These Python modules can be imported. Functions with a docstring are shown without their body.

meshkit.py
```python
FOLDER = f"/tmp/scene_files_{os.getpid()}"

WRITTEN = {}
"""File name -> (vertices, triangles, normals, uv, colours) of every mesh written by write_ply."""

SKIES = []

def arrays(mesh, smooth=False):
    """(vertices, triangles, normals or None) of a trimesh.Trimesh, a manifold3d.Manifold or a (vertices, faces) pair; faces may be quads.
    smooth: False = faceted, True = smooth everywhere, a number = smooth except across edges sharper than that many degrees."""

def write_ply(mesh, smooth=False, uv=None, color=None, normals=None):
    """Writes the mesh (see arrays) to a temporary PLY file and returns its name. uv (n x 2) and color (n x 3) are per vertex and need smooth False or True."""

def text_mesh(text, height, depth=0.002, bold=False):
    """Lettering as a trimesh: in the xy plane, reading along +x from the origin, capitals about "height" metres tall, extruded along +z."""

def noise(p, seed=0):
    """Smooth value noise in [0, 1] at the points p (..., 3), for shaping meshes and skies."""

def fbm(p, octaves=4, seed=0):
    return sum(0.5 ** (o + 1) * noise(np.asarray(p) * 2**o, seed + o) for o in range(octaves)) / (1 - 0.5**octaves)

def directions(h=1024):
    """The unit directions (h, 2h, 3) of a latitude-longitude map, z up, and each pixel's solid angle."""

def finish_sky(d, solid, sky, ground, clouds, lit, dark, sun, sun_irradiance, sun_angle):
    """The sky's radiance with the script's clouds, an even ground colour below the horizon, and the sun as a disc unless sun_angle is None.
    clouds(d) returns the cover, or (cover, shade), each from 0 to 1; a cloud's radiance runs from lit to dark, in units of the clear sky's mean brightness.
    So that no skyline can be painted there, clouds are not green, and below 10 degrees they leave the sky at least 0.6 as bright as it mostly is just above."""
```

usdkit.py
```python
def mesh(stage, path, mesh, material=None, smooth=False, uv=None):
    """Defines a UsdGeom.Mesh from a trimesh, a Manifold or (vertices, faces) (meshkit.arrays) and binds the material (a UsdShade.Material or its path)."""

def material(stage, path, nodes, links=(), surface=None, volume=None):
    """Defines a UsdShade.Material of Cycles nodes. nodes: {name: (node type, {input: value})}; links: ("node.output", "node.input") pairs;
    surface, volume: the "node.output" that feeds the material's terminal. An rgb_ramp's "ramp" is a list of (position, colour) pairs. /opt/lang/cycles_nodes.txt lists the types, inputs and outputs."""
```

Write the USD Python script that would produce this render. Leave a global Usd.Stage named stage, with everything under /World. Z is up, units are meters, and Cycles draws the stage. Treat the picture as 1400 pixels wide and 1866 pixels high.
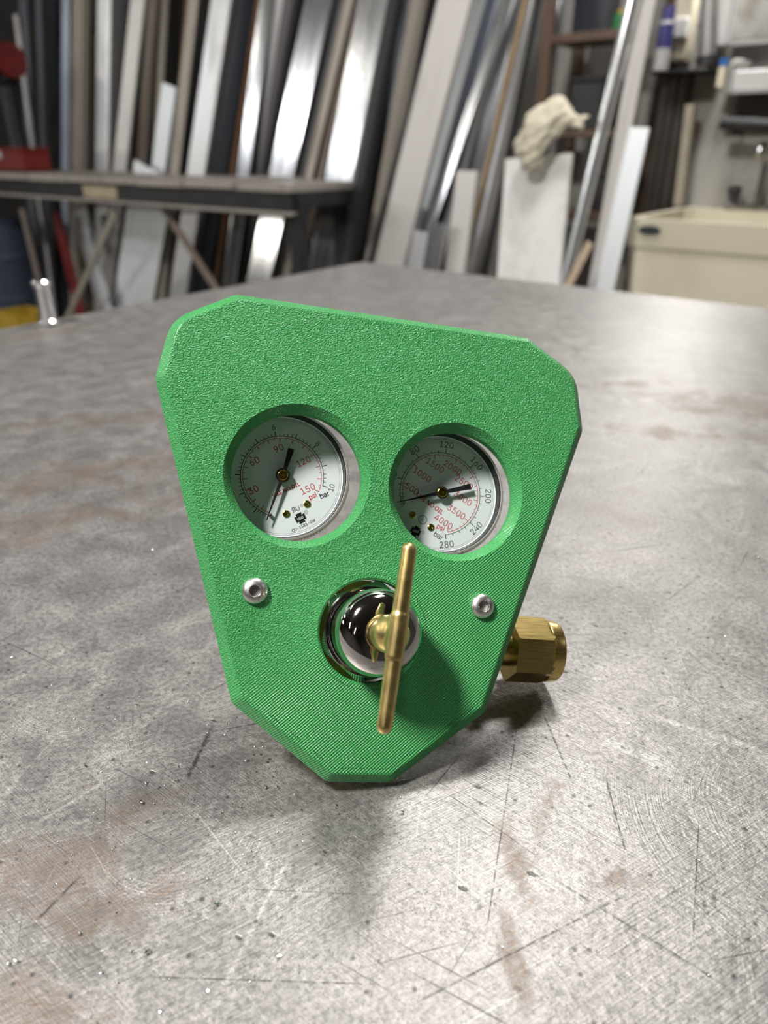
import math, random
import numpy as np, trimesh, manifold3d as m3, shapely
from shapely.geometry import Polygon
import usdkit, meshkit
from pxr import Usd, UsdGeom, UsdLux, UsdShade, Gf, Sdf, Vt

random.seed(7)
rng = np.random.default_rng(7)
stage = Usd.Stage.CreateInMemory()
UsdGeom.SetStageUpAxis(stage, 'Z')
UsdGeom.SetStageMetersPerUnit(stage, 1.0)
W = UsdGeom.Xform.Define(stage, '/World')
UsdGeom.Scope.Define(stage, '/World/Looks')

# ------------------------------------------------------------------ camera, lamps, exposure
FPX = 1300.3                       # focal length in pixels of the 1400 x 1866 picture
PITCH = math.radians(27.0)
TABLE_Z = 0.87
CAM = np.array([0.0, 0.0, TABLE_Z + 0.2301])
cam = UsdGeom.Camera.Define(stage, '/World/camera')
cam.CreateFocalLengthAttr(6.86)
cam.CreateHorizontalApertureAttr(6.86 * 1400 / FPX)
cam.CreateVerticalApertureAttr(6.86 * 1866 / FPX)
cam.CreateClippingRangeAttr((0.02, 100))
cam.CreateFStopAttr(2.05)
cam.CreateFocusDistanceAttr(0.292)
cam.CreateExposureAttr(1.62)
cam.AddTranslateOp().Set(Gf.Vec3d(*CAM))
cam.AddRotateXOp().Set(90.0 - math.degrees(PITCH))

# the workshop is turned against the camera: the sink and the leaning bars stand along one wall
AZ = math.radians(52.0)
W0 = np.array([1.17, 3.03, 0.0])                      # a point of that wall
E = np.array([-math.sin(AZ), math.cos(AZ), 0.0])      # along the wall, to the far left
N = np.array([-math.cos(AZ), -math.sin(AZ), 0.0])     # out of the wall, into the room
ROOM_H = 3.5

def lamp(name, pos, target, w, h, power, color=(1, 1, 1)):
    l = UsdLux.RectLight.Define(stage, '/World/' + name)
    pos, target = np.asarray(pos, float), np.asarray(target, float)
    z = pos - target; z /= np.linalg.norm(z)
    up = np.array([0, 0, 1.0]) if abs(z[2]) < 0.95 else E
    x = np.cross(up, z); x /= np.linalg.norm(x); y = np.cross(z, x)
    M = np.eye(4); M[0, :3], M[1, :3], M[2, :3], M[3, :3] = x, y, z, pos
    l.AddTransformOp().Set(Gf.Matrix4d(*M.ravel().tolist()))
    l.CreateWidthAttr(w); l.CreateHeightAttr(h)
    l.CreateIntensityAttr(power); l.CreateColorAttr(Gf.Vec3f(*color))
    l.CreateNormalizeAttr(False)
    return l

def down(p): return (p[0], p[1], p[2] - 1)
LA = np.array([-1.25, -0.20, 3.25]); LB = np.array([0.42, 1.68, 3.25])
lamp('ceiling_lamp', LA, down(LA), 0.55, 0.30, 88, (1.0, 0.97, 0.93))
lamp('ceiling_lamp_001', LB, down(LB), 0.75, 0.36, 22, (1.0, 0.98, 0.95))
for i, (x, y, p) in enumerate(((-2.6, 2.0, 6), (3.2, 0.2, 3), (-1.4, -3.0, 3), (-3.0, -1.6, 3))):
    lamp('ceiling_lamp_%03d' % (i + 2), (x, y, 3.25), (x, y, 2), 1.2, 0.16, p, (1.0, 0.98, 0.95))
# a row of strip lamps hanging over the far left of the workshop, turned to the bar stock
for i, (x, y, z, p) in enumerate(((-5.2, 2.0, 2.9, 7), (-5.6, 3.3, 2.5, 9), (-5.9, 4.4, 3.0, 5), (-5.0, 1.0, 2.2, 4), (-5.6, 3.4, 1.3, 5))):
    lamp('strip_lamp_%03d' % i, (x, y, z), (-0.5, 3.6, 1.2), 0.95, 0.22, p, ((1.0, 0.96, 0.86), (0.95, 0.97, 1.0))[i % 2])
# the lamp over the mirror, just above the picture
pm_ = W0 + E * (-0.08) + N * .10 + np.array([0, 0, 1.85]); lamp('mirror_lamp', pm_, pm_ + N + np.array([0, 0, -.75]),   .12, .34, 23, (1.0, 0.98, 0.94))

# ------------------------------------------------------------------ helpers
def ray(u, v):
    X, Y = (u - 700) / FPX, (v - 933) / FPX
    s, c = math.sin(PITCH), math.cos(PITCH)
    return np.array([X, -s * Y + c, -c * Y - s])
def pix(p):
    q = np.asarray(p) - CAM; s, c = math.sin(PITCH), math.cos(PITCH)
    z = q[1] * c - q[2] * s; return np.array([700 + FPX * q[0] / z, 933 + FPX * (-s * q[1] - c * q[2]) / z])
def on_table(u, v, z=TABLE_Z):
    r = ray(u, v); return CAM + r * ((z - CAM[2]) / r[2])
def at_wall(u, v, d, tilt=0.0):
    """Where the view ray meets the plane d metres in front of the wall (leaning back by tilt)."""
    r = ray(u, v); n = N.copy(); n[2] = tilt
    return CAM + r * ((d - n @ (CAM - W0)) / (n @ r))
def wall_point(s, z, d): return W0 + E * s + N * d + np.array([0, 0, z])
def s_of(p): return float((p - W0) @ E)

taken = {}
def path_for(name, parent=None):
    base = ('/World' if parent is None else str(parent.GetPath())) + '/' + name
    k = taken.get(base, -1) + 1; taken[base] = k
    return base if k == 0 else '%s_%03d' % (base, k)
def data(p, **kw):
    for k, v in kw.items():
        if v: p.SetCustomDataByKey(k, v)
    return p
def thing(name, label, cat, pos=(0, 0, 0), M=None, group=None):
    x = UsdGeom.Xform.Define(stage, path_for(name))
    if M is not None: x.AddTransformOp().Set(Gf.Matrix4d(*np.asarray(M).ravel().tolist()))
    else: x.AddTranslateOp().Set(Gf.Vec3d(*map(float, pos)))
    return data(x.GetPrim(), label=label, category=cat, group=group)
def obj(name, mesh, mat, parent=None, smooth=30, label=None, cat=None, group=None, kind=None, at=None):
    if at is not None:
        v, f = (mesh.vertices, mesh.faces) if hasattr(mesh, 'vertices') else meshkit.arrays(mesh)[:2]
        mesh = trimesh.Trimesh(np.asarray(v) - np.asarray(at, float), f, process=False)
    m = usdkit.mesh(stage, path_for(name, parent), mesh, mat, smooth=smooth)
    if at is not None and parent is None: m.AddTranslateOp().Set(Gf.Vec3d(*map(float, at)))
    return data(m.GetPrim(), label=label, category=cat, group=group, kind=kind)
def cat(*ms): return trimesh.util.concatenate([tm(m) for m in ms])
def tm(m):
    if hasattr(m, 'to_mesh'):
        q = m.to_mesh(); return trimesh.Trimesh(np.array(q.vert_properties[:, :3], float), np.array(q.tri_verts), process=False)
    return m
def rbox(x0, y0, z0, x1, y1, z1, c=0.0):
    """A box with its edges chamfered by c."""
    if c <= 0:
        b = trimesh.creation.box([x1 - x0, y1 - y0, z1 - z0]); b.apply_translation([(x0 + x1) / 2, (y0 + y1) / 2, (z0 + z1) / 2]); return b
    P = []
    for sx in (0, 1):
        for sy in (0, 1):
            for sz in (0, 1):
                p = np.array([(x0, x1)[sx], (y0, y1)[sy], (z0, z1)[sz]], float); d = np.array([1 - 2 * sx, 1 - 2 * sy, 1 - 2 * sz]) * c
                for k in range(3):
                    q = p + d; q[k] = p[k]; P.append(q)
    return tm(m3.Manifold.hull_points(np.array(P)))
def lathe(profile, n=64):
    """profile: (radius, z) pairs from bottom to top, turned about z."""
    return trimesh.creation.revolve(np.array(profile, float), sections=n)
def place(mesh, xaxis, yaxis, zaxis, pos):
    M = np.eye(4); M[:3, 0], M[:3, 1], M[:3, 2], M[:3, 3] = xaxis, yaxis, zaxis, pos
    m = mesh.copy(); m.apply_transform(M); return m
def wallbox(u0, v0, u1, v1, d, depth, c=0.004):
    """A wall-aligned box whose front face, d in front of the wall, spans the given pixels. Returns (mesh in world, base centre)."""
    a, b = at_wall(u0, v1, d), at_wall(u1, v0, d)
    s0, s1 = sorted((s_of(a), s_of(b))); z0, z1 = sorted((a[2], b[2]))
    return wbox(s0, s1, z0, z1, d - depth, d, c)
def wbox(s0, s1, z0, z1, d0, d1, c=0.004):
    m = rbox(s0, d0, z0, s1, d1, z1, c)
    m = place(m, E, N, [0, 0, 1], W0)
    return m
def base_of(m): b = m.bounds; return np.array([(b[0, 0] + b[1, 0]) / 2, (b[0, 1] + b[1, 1]) / 2, b[0, 2]])
def tube(points, r, n=16, cap=True):
    p = np.asarray(points, float); rr = np.broadcast_to(r, (len(p),))
    t = np.gradient(p, axis=0); t /= np.linalg.norm(t, axis=1, keepdims=True)
    a = np.cross(t[0], [0, 0, 1.0] if abs(t[0][2]) < .9 else [1.0, 0, 0]); V = []
    for i in range(len(p)):
        a = a - t[i] * (a @ t[i]); a /= np.linalg.norm(a); b = np.cross(t[i], a)
        for k in range(n):
            w = 2 * math.pi * k / n; V.append(p[i] + rr[i] * (math.cos(w) * a + math.sin(w) * b))
    F = []
    for i in range(len(p) - 1):
        for k in range(n):
            q, w, e, z = i * n + k, i * n + (k + 1) % n, (i + 1) * n + (k + 1) % n, (i + 1) * n + k
            F += [[q, w, e], [q, e, z]]
    if cap:
        V += [p[0], p[-1]]; c0, c1 = len(V) - 2, len(V) - 1; o = (len(p) - 1) * n
        for k in range(n): F += [[c0, (k + 1) % n, k], [c1, o + k, o + (k + 1) % n]]
    return trimesh.Trimesh(V, F, process=False)

# ------------------------------------------------------------------ material graphs
class G:
    def __init__(s): s.n, s.l = {}, []
    def __call__(s, kind, **kw):
        name = 'n%d' % len(s.n); vals = {}
        for k, v in kw.items():
            if isinstance(v, str) and v.startswith('@'): s.l.append((v[1:], name + '.' + k))
            else: vals[k] = v
        s.n[name] = (kind, vals); return '@' + name + '.'
    def math(s, op, a, b=0.5, c=0.0, clamp=False): return s('math', math_type=op, value1=a, value2=b, value3=c, use_clamp=clamp) + 'value'
    def pos(s): return s('texture_coordinate') + 'object'
    def wpos(s): return s('geometry') + 'position'
    def scale(s, v, sc, loc=(0, 0, 0)): return s('mapping', vector=v, scale=sc, location=loc) + 'vector'
    def rotz(s, v, a): return s('vector_rotate', rotate_type='z_axis', vector=v, angle=a) + 'vector'
    def noise(s, v, scale=1.0, detail=2.0, rough=0.5, dist=0.0, out='fac'): return s('noise_texture', vector=v, scale=scale, detail=detail, roughness=rough, distortion=dist) + out
    def rng(s, v, a, b, c=0.0, d=1.0, t='linear'): return s('map_range', range_type=t, value=v, from_min=a, from_max=b, to_min=c, to_max=d, clamp=True) + 'result'
    def mixc(s, f, a, b, t='mix'): return s('mix_color', blend_type=t, fac=f, a=a, b=b) + 'result'
    def done(s, name, surf): return usdkit.material(stage, '/World/Looks/' + name, s.n, s.l, surface=surf[1:])
    def bsdf(s, name, **kw): return s.done(name, s('principled_bsdf', **kw) + 'BSDF')

def metal(name, color, rough=0.3, metallic=1.0, grime=(0.1, 0.09, 0.08), amount=0.25, brushed=0.0, scale=12.0, bump=0.15, **kw):
    """Bar stock: metal with blotches of grime and a grain along its length (local z)."""
    g = G(); p = g.pos()
    n = g.noise(g.scale(p, (scale, scale, scale * 0.25)), 1, 5, 0.6)
    f = g.rng(n, 0.52, 0.75, 0, amount)
    n2 = g.noise(g.scale(p, (scale * 25, scale * 25, scale * 0.6)), 1, 2)
    col = g.mixc(f, color, grime)
    rr = g.math('multiply_add', n2, 0.25, rough - 0.12)
    rr = g.math('multiply_add', f, 0.5, rr)
    b = g('bump', height=g.math('multiply_add', n, 1.0, g.math('multiply', n2, brushed)), strength=bump, distance=0.003) + 'normal'
    return g.bsdf(name, base_color=col, metallic=metallic, roughness=rr, normal=b, **kw)
def paint(name, color, rough=0.5, dirt=(0.1, 0.09, 0.08), amount=0.2, scale=10.0, bump=0.05, **kw):
    g = G(); p = g.pos()
    n = g.noise(p, scale, 6, 0.62); f = g.rng(n, 0.48, 0.72, 0, amount)
    b = g('bump', height=n, strength=bump, distance=0.003) + 'normal'
    return g.bsdf(name, base_color=g.mixc(f, color, dirt), roughness=g.math('multiply_add', f, 0.4, rough), normal=b, **kw)
def plain(name, color, rough=0.4, metallic=0.0, **kw):
    g = G(); n = g.noise(g.pos(), 900, 2)
    return g.bsdf(name, base_color=color, metallic=metallic, roughness=g.math('multiply_add', n, 0.06, rough - 0.03), **kw)

MAT = {}
MAT['brass'] = None

def make_materials():
    g = G(); p = g.pos()
    # green printed plastic: pebbled sheet texture, fading into slanting print lines towards the lower right
    peb = g.noise(p, 1550, 1.0, 0.4, 0.5)
    peb2 = g.rng(peb, 0.38, 0.62, t='smoothstep')
    ln = g('wave_texture', wave_type='bands', bands_direction='x', vector=g.rotz(p, math.radians(48)), scale=330.0, distortion=0.0) + 'fac'
    sx = g('separate_xyz', vector=p); 
    d1 = g.math('multiply_add', sx + 'x', 0.75, g.math('multiply', sx + 'y', -1.0))
    d1 = g.math('multiply_add', g.noise(p, 30, 2), 0.02, d1)
    lm = g.rng(d1, -0.095, -0.035, t='smoothstep')
    hgt = g.math('add', g.math('multiply', peb2, g.math('multiply_add', lm, -0.8, 1.0)), g.math('multiply', ln, g.math('multiply', lm, 0.55)))
    b = g('bump', height=hgt, strength=1.0, distance=0.00032) + 'normal'
    lum = g.noise(p, 40, 3)
    col = g.mixc(g.rng(lum, 0.3, 0.7), (0.050, 0.325, 0.088), (0.058, 0.355, 0.10))
    MAT['green'] = g.bsdf('green_plastic', base_color=col, roughness=0.34, specular_ior_level=0.5, normal=b)
    g = G(); p = g.pos()
    b = g('bump', height=g.noise(g.scale(p, (200, 200, 3500)), 1, 2), strength=0.2, distance=0.0003) + 'normal'
    # brass with drawn lines along x
    def brass(name, sc, rough, col=(0.70, 0.53, 0.19), bs_=.12):
        g = G(); p = g.pos()
        n = g.noise(g.scale(p, sc), 1, 3, 0.55)
        n2 = g.noise(p, 90, 4, 0.6)
        b = g('bump', height=n, strength=bs_, distance=0.0003) + 'normal'
        c = g.mixc(g.rng(n2, 0.35, 0.75), col, tuple(x * 0.72 for x in col))
        return g.bsdf(name, base_color=c, metallic=1.0, roughness=g.math('multiply_add', n, 0.25, rough), normal=b)
    MAT['brass'] = brass('drawn_brass', (60, 1800, 1800), 0.16)
    MAT['brass_cast'] = brass('cast_brass', (160, 160, 160), 0.22, (0.74, 0.57, 0.23), .02)
    MAT['brass_rivet'] = plain('brass_rivet', (0.7, 0.5, 0.12), 0.2, 1.0)
    MAT['chrome'] = plain('chrome', (0.60, 0.575, 0.56), 0.06, 1.0)
    MAT['screw_steel'] = plain('screw_steel', (0.78, 0.76, 0.74), 0.33, 1.0)
    MAT['white_dial'] = plain('white_dial', (0.86, 0.89, 0.90), 0.35)
    MAT['black_ink'] = plain('black_ink', (0.012, 0.012, 0.014), 0.5)
    MAT['red_ink'] = plain('red_ink', (0.55, 0.035, 0.05), 0.5)
    MAT['white_ink'] = plain('white_ink', (0.8, 0.8, 0.8), 0.5)
    MAT['black_gloss'] = plain('black_gloss', (0.01, 0.01, 0.011), 0.14)
    MAT['black_matt'] = plain('black_matt', (0.012, 0.012, 0.012), 0.45)
    g = G()
    fa = g('layer_weight', blend=0.5) + 'facing'
    fr = g.math('multiply_add', g.math('power', fa, 4.0), 0.5, 0.008)
    MAT['crystal'] = g.done('clear_crystal', g('mix_closure', fac=fr, closure1=g('transparent_bsdf', color=(0.97, 0.98, 0.98)) + 'BSDF', closure2=g('glossy_bsdf', color=(1, 1, 1), roughness=0.02) + 'BSDF') + 'closure')
    g = G()
    MAT['smoky'] = g.bsdf('smoky_rim', base_color=(0.55, 0.50, 0.49), roughness=0.22, transmission_weight=0.35, ior=1.45)
    MAT['gauge_steel'] = plain('gauge_steel', (0.40, 0.38, 0.37), 0.35, 1.0)
make_materials()

# ---- the steel table top: grey scale, rust, grinder swirls, scratches and pits
def seg_mask(g, P, a, b, w, soft=1.6):
    """1 on the segment a-b of the table, w metres wide."""
    a, b = np.asarray(a)[:2], np.asarray(b)[:2]; L = np.linalg.norm(b - a); c = (a + b) / 2; t = math.atan2(*(b - a)[::-1])
    q = g('vector_math', math_type='subtract', vector1=P, vector2=(float(c[0]), float(c[1]), 0.0)) + 'vector'
    sx = g('separate_xyz', vector=g.rotz(q, -t))
    across = g.rng(g.math('absolute', sx + 'y'), w * 0.2, w * soft * .6, 1, 0)
    along = g.rng(g.math('absolute', sx + 'x'), L * 0.42, L * 0.5, 1, 0)
    return g.math('multiply', across, along)
def blob_mask(g, P, c, rx, ry, rot, nz):
    q = g('vector_math', math_type='subtract', vector1=P, vector2=(float(c[0]), float(c[1]), 0.0)) + 'vector'
    q = g.scale(g.rotz(q, -rot), (1 / rx, 1 / ry, 0))
    d = g('vector_math', math_type='length', vector1=q) + 'value'
    d = g.math('add', d, g.math('multiply_add', nz, 6.4, -3.1))
    return g.rng(d, 0.15, 1.3, 1, 0, 'smoothstep')

def table_material():
    g = G(); P0 = g.wpos(); s0 = g('separate_xyz', vector=P0)
    P = g('combine_xyz', x=s0 + 'x', y=s0 + 'y', z=0.0) + 'vector'
    big = g.noise(P, 7, 3, 0.6, 0.8); mid = g.noise(P, 38, 4, 0.62, 0.5); fine = g.noise(P, 420, 3, 0.7); vfine = g.noise(P, 1500, 1, 0.6)
    def scr(angle, across, along, lo, hi, loc, detail=1.0, dist=0.0):
        v = g.scale(g.rotz(P, angle), (along, across, 1), loc)
        return g.rng(g.noise(v, 1, detail, 0.5, dist), lo, hi)
    s_dark = None
    for i, a in enumerate((0.5, -0.72, 1.25, -0.25, 2.2)):
        k = scr(a, 620, 9, 0.735, 0.80, (3.1 * i, 7.7 * i, 0))
        s_dark = k if s_dark is None else g.math('maximum', s_dark, k)
    s_lite = None
    for i, a in enumerate((0.85, -0.45, 2.6, 1.7)):
        k = scr(a, 800, 14, 0.725, 0.80, (5.3 * i + 1, 2.9 * i, 4))
        s_lite = k if s_lite is None else g.math('maximum', s_lite, k)
    brush = g.math('add', scr(0.65, 1500, 30, 0.3, 0.7, (0, 3, 0), 2), scr(-0.5, 1300, 45, 0.3, 0.7, (9, 0, 0), 2))
    # grinder swirls: fine arcs about a few centres
    sw = None
    for i, (u, v, r0, r1) in enumerate(((330, 1500, .012, .05), (760, 1960, .03, .085), (1500, 1500, .02, .09), (150, 1250, .01, .05))):
        c = on_table(u, v)
        q = g('vector_math', math_type='distance', vector1=P, vector2=(float(c[0]), float(c[1]), 0.0)) + 'value'
        rings = g.noise(g('combine_xyz', x=g.math('multiply', q, 1400.0), y=g.math('multiply', big, 3.0), z=float(i)) + 'vector', 1, 1)
        msk = g.math('multiply', g.rng(q, r0, r0 + .012, t='smoothstep'), g.rng(q, r1 - .02, r1, 1, 0, 'smoothstep'))
        msk = g.math('multiply', msk, g.rng(mid, 0.42, 0.6))
        k = g.math('multiply', g.math('subtract', rings, 0.5), msk)
        sw = k if sw is None else g.math('add', sw, k)
    # pits: dark specks
    vo = g('voronoi_texture', vector=P, scale=210.0, randomness=1.0)
    vr = g('separate_color', color=vo + 'color')
    pit = g.math('multiply', g.rng(vo + 'distance', 0.10, 0.24, 1, 0), g.rng(vr + 'r', 0.80, 0.84))
    vo2 = g('voronoi_texture', vector=g.scale(g.rotz(P, .4), (1, 2.1, 1)), scale=95.0, randomness=1.0)
    vr2 = g('separate_color', color=vo2 + 'color')
    pit2 = g.math('multiply', g.rng(g.math('multiply_add', fine, 0.2, vo2 + 'distance'), 0.20, 0.30, 1, 0), g.rng(vr2 + 'g', 0.86, 0.89))
    pit = g.math('maximum', pit, pit2)
    vo3 = g('voronoi_texture', vector=g.scale(g.rotz(P, .95), (1, 3.2, 1)), scale=330.0, randomness=1.0)
    vr3 = g('separate_color', color=vo3 + 'color')
    pit3 = g.math('multiply', g.rng(g.math('multiply_add', vfine, 0.2, vo3 + 'distance'), 0.22, 0.36, 1, 0), g.rng(vr3 + 'b', 0.58, 0.68))
    pit = g.math('maximum', pit, g.math('multiply', pit3, g.rng(mid, .38, .58, .25, .85)))
    glint = g.math('multiply', g.rng(g.math('multiply_add', vfine, 0.2, vo3 + 'distance'), 0.20, 0.34, 1, 0), g.rng(vr3 + 'g', 0.80, 0.86))
    s_lite = g.math('maximum', s_lite, g.math('multiply', glint, .8))
    # single long scratches where they lie
    dk = [((942, 1327), (885, 1710), .00045), ((750, 1832), (1152, 1625), .0006), ((1015, 1605), (1325, 1798), .0006), ((990, 1300), (1047, 1434), .0007),
          ((1105, 1420), (1140, 1552), .0006), ((800, 1435), (985, 1565), .0004), ((1275, 1470), (1263, 1720), .0004), ((65, 1680), (150, 1592), .0009), ((270, 1780), (700, 1794), .0004),
          ((450, 1620), (700, 1632), .0003), ((1300, 1750), (1400, 1730), .0004), ((340, 1420), (390, 1320), .0016)]
    lt = [((525, 1565), (375, 1862), .0008), ((0, 1460), (60, 1385), .001), ((60, 1505), (215, 1408), .0007), ((0, 1255), (150, 1165), .0016), ((40, 1410), (110, 1335), .0005),
          ((1170, 1300), (1400, 1370), .0018), ((1090, 1345), (1230, 1400), .0030)]
    brk = g.rng(g.noise(P, 260, 3, .6), .36, .56)
    for a, b, w in dk: s_dark = g.math('maximum', s_dark, g.math('multiply', brk, seg_mask(g, P, on_table(*a), on_table(*b), w)))
    for a, b, w in lt: s_lite = g.math('maximum', s_lite, g.math('multiply', seg_mask(g, P, on_table(*a), on_table(*b), w, 2.2), g.rng(fine, .3, .6)))
    # rust and old stains
    st = None
    nz = g.noise(P, 34, 6, 0.68, 0.8)
    for u, v, rx, ry, rot in ((120, 870, .16, .035, .35), (230, 760, .10, .02, .2), (30, 960, .10, .03, .4), (380, 820, .05, .03, .1), (1360, 740, .09, .05, -.3), (1240, 790, .07, .018, -.2), (1150, 700, .05, .015, 0.0), (60, 610, .10, .03, .7),
                              (935, 1740, .004, .016, .1), (945, 1590, .004, .016, .1), (1000, 1460, .004, .012, -.5), (1120, 1600, .010, .004, .2), (215, 1660, .02, .012, .4), (80, 1840, .03, .012, -.5), (120, 1560, .04, .02, .3)):
        k = blob_mask(g, P, on_table(u, v), rx, ry, rot, nz)
        st = k if st is None else g.math('maximum', st, k)
    st = g.math('maximum', st, g.rng(big, .66, .78, 0, .6))
    base = g.mixc(g.rng(mid, .35, .68), (0.235, 0.223, 0.214), (0.42, 0.404, 0.39))
    base = g.mixc(g.rng(big, .40, .62, 0, .55), base, (0.25, 0.237, 0.228))
    base = g.mixc(g.rng(fine, .38, .58, .55, 0), base, (0.07, 0.065, 0.062))
    base = g.mixc(g.math('multiply', g.rng(vfine, .54, .66), g.rng(mid, .35, .6, .25, .7)), base, (0.06, 0.055, 0.052))
    base = g.mixc(g.math('multiply', brush, .10), base, (0.50, 0.485, 0.47))
    base = g.mixc(g.math('multiply', st, g.math('multiply_add', g.rng(fine, .40, .58), .52, .18)), base, (0.13, 0.082, 0.05))
    base = g.mixc(g.math('multiply', s_lite, .38), base, (0.60, 0.585, 0.56))
    base = g.mixc(g.math('multiply', s_dark, .9), base, (0.045, 0.04, 0.037))
    base = g.mixc(g.math('multiply', pit, .82), base, (0.06, 0.055, 0.05))
    rough = g.math('multiply_add', mid, 0.28, 0.235)
    rough = g.math('multiply_add', fine, 0.12, rough)
    rough = g.math('multiply_add', st, 0.04, rough)
    h = g.math('multiply', fine, 0.55)
    h = g.math('multiply_add', pit2, -0.9, h)
    h = g.math('multiply_add', brush, 0.22, h)
    h = g.math('multiply_add', sw, .75, h)
    b1 = g('bump', height=g.math('multiply_add', mid, 0.6, g.math('multiply', big, 1.2)), strength=0.25, distance=0.006) + 'normal'
    b = g('bump', height=h, strength=0.55, distance=0.0004, normal=b1) + 'normal'
    met = g.math('multiply_add', st, -0.10, 0.66)
    return g.bsdf('steel_table_top', base_color=base, metallic=met, roughness=rough, normal=b, anisotropic=0.0)
MAT['table'] = table_material()

MAT['alu'] = metal('bright_aluminium', (0.80, 0.81, 0.83), 0.24, amount=0.12, brushed=0.5, bump=0.25, scale=5)
MAT['polished'] = metal('polished_aluminium', (0.86, 0.87, 0.90), 0.17, amount=0.06, brushed=0.4, bump=0.35, scale=4)
MAT['dull'] = metal('dull_aluminium', (0.62, 0.62, 0.63), 0.42, 0.85, amount=0.3, bump=0.15, scale=9)
MAT['pale'] = metal('pale_aluminium', (0.74, 0.77, 0.79), 0.5, 0.6, amount=0.2, bump=0.1, scale=8)
MAT['mill'] = metal('matt_mill_steel', (0.62, 0.595, 0.57), 0.5, 0.6, amount=0.35, bump=0.1, scale=7)
MAT['grey'] = metal('grey_steel', (0.36, 0.35, 0.345), 0.42, 0.8, amount=0.4)
MAT['blue'] = metal('blue_grey_steel', (0.20, 0.22, 0.27), 0.4, 0.8, amount=0.4)
MAT['brown'] = metal('brown_steel', (0.27, 0.22, 0.185), 0.55, 0.5, amount=0.5)
MAT['tan'] = metal('tan_steel', (0.40, 0.36, 0.31), 0.5, 0.5, amount=0.4)
MAT['rust'] = metal('rusty_steel', (0.20, 0.10, 0.05), 0.65, 0.2, grime=(0.09, 0.05, 0.03), amount=0.6)
MAT['black'] = metal('black_steel', (0.022, 0.022, 0.024), 0.45, 0.3, amount=0.3)
MAT['darkblue'] = metal('dark_steel', (0.03, 0.033, 0.042), 0.4, 0.5, amount=0.3)
MAT['white_board'] = paint('worn_white_paint', (0.72, 0.72, 0.70), 0.45, (0.33, 0.29, 0.22), 0.55, 7)
MAT['wood'] = paint('bare_wood', (0.45, 0.35, 0.25), 0.6, (0.2, 0.14, 0.09), 0.5, 20)
MAT['ochre'] = paint('ochre_wood', (0.30, 0.20, 0.09), 0.6, (0.12, 0.08, 0.04), 0.5, 20)
MAT['batten'] = paint('grey_wood', (0.33, 0.29, 0.23), 0.7, (0.2, 0.17, 0.13), 0.5, 14)
MAT['shelf'] = paint('brown_shelf', (0.10, 0.062, 0.042), 0.6, (0.03, 0.02, 0.015), 0.5, 14)
MAT['plaster'] = paint('grimy_plaster', (0.36, 0.345, 0.32), 0.8, (0.13, 0.115, 0.095), 0.75, 3.2, 0.1)
MAT['sheet'] = paint('dark_plywood', (0.018, 0.016, 0.015), 0.8, (0.01, 0.009, 0.008), 0.5, 6)
MAT['dark_wood'] = paint('dark_board', (0.075, 0.064, 0.054), 0.7, (0.03, 0.025, 0.02), 0.5, 7)
MAT['concrete'] = paint('concrete', (0.22, 0.21, 0.20), 0.7, (0.10, 0.095, 0.09), 0.6, 3)
MAT['room'] = paint('dim_wall', (0.09, 0.085, 0.08), 0.85, (0.08, 0.07, 0.06), 0.5, 2)
MAT['cream'] = paint('cream_plastic', (0.68, 0.63, 0.49), 0.35, (0.40, 0.34, 0.24), 0.25, 5)
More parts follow.
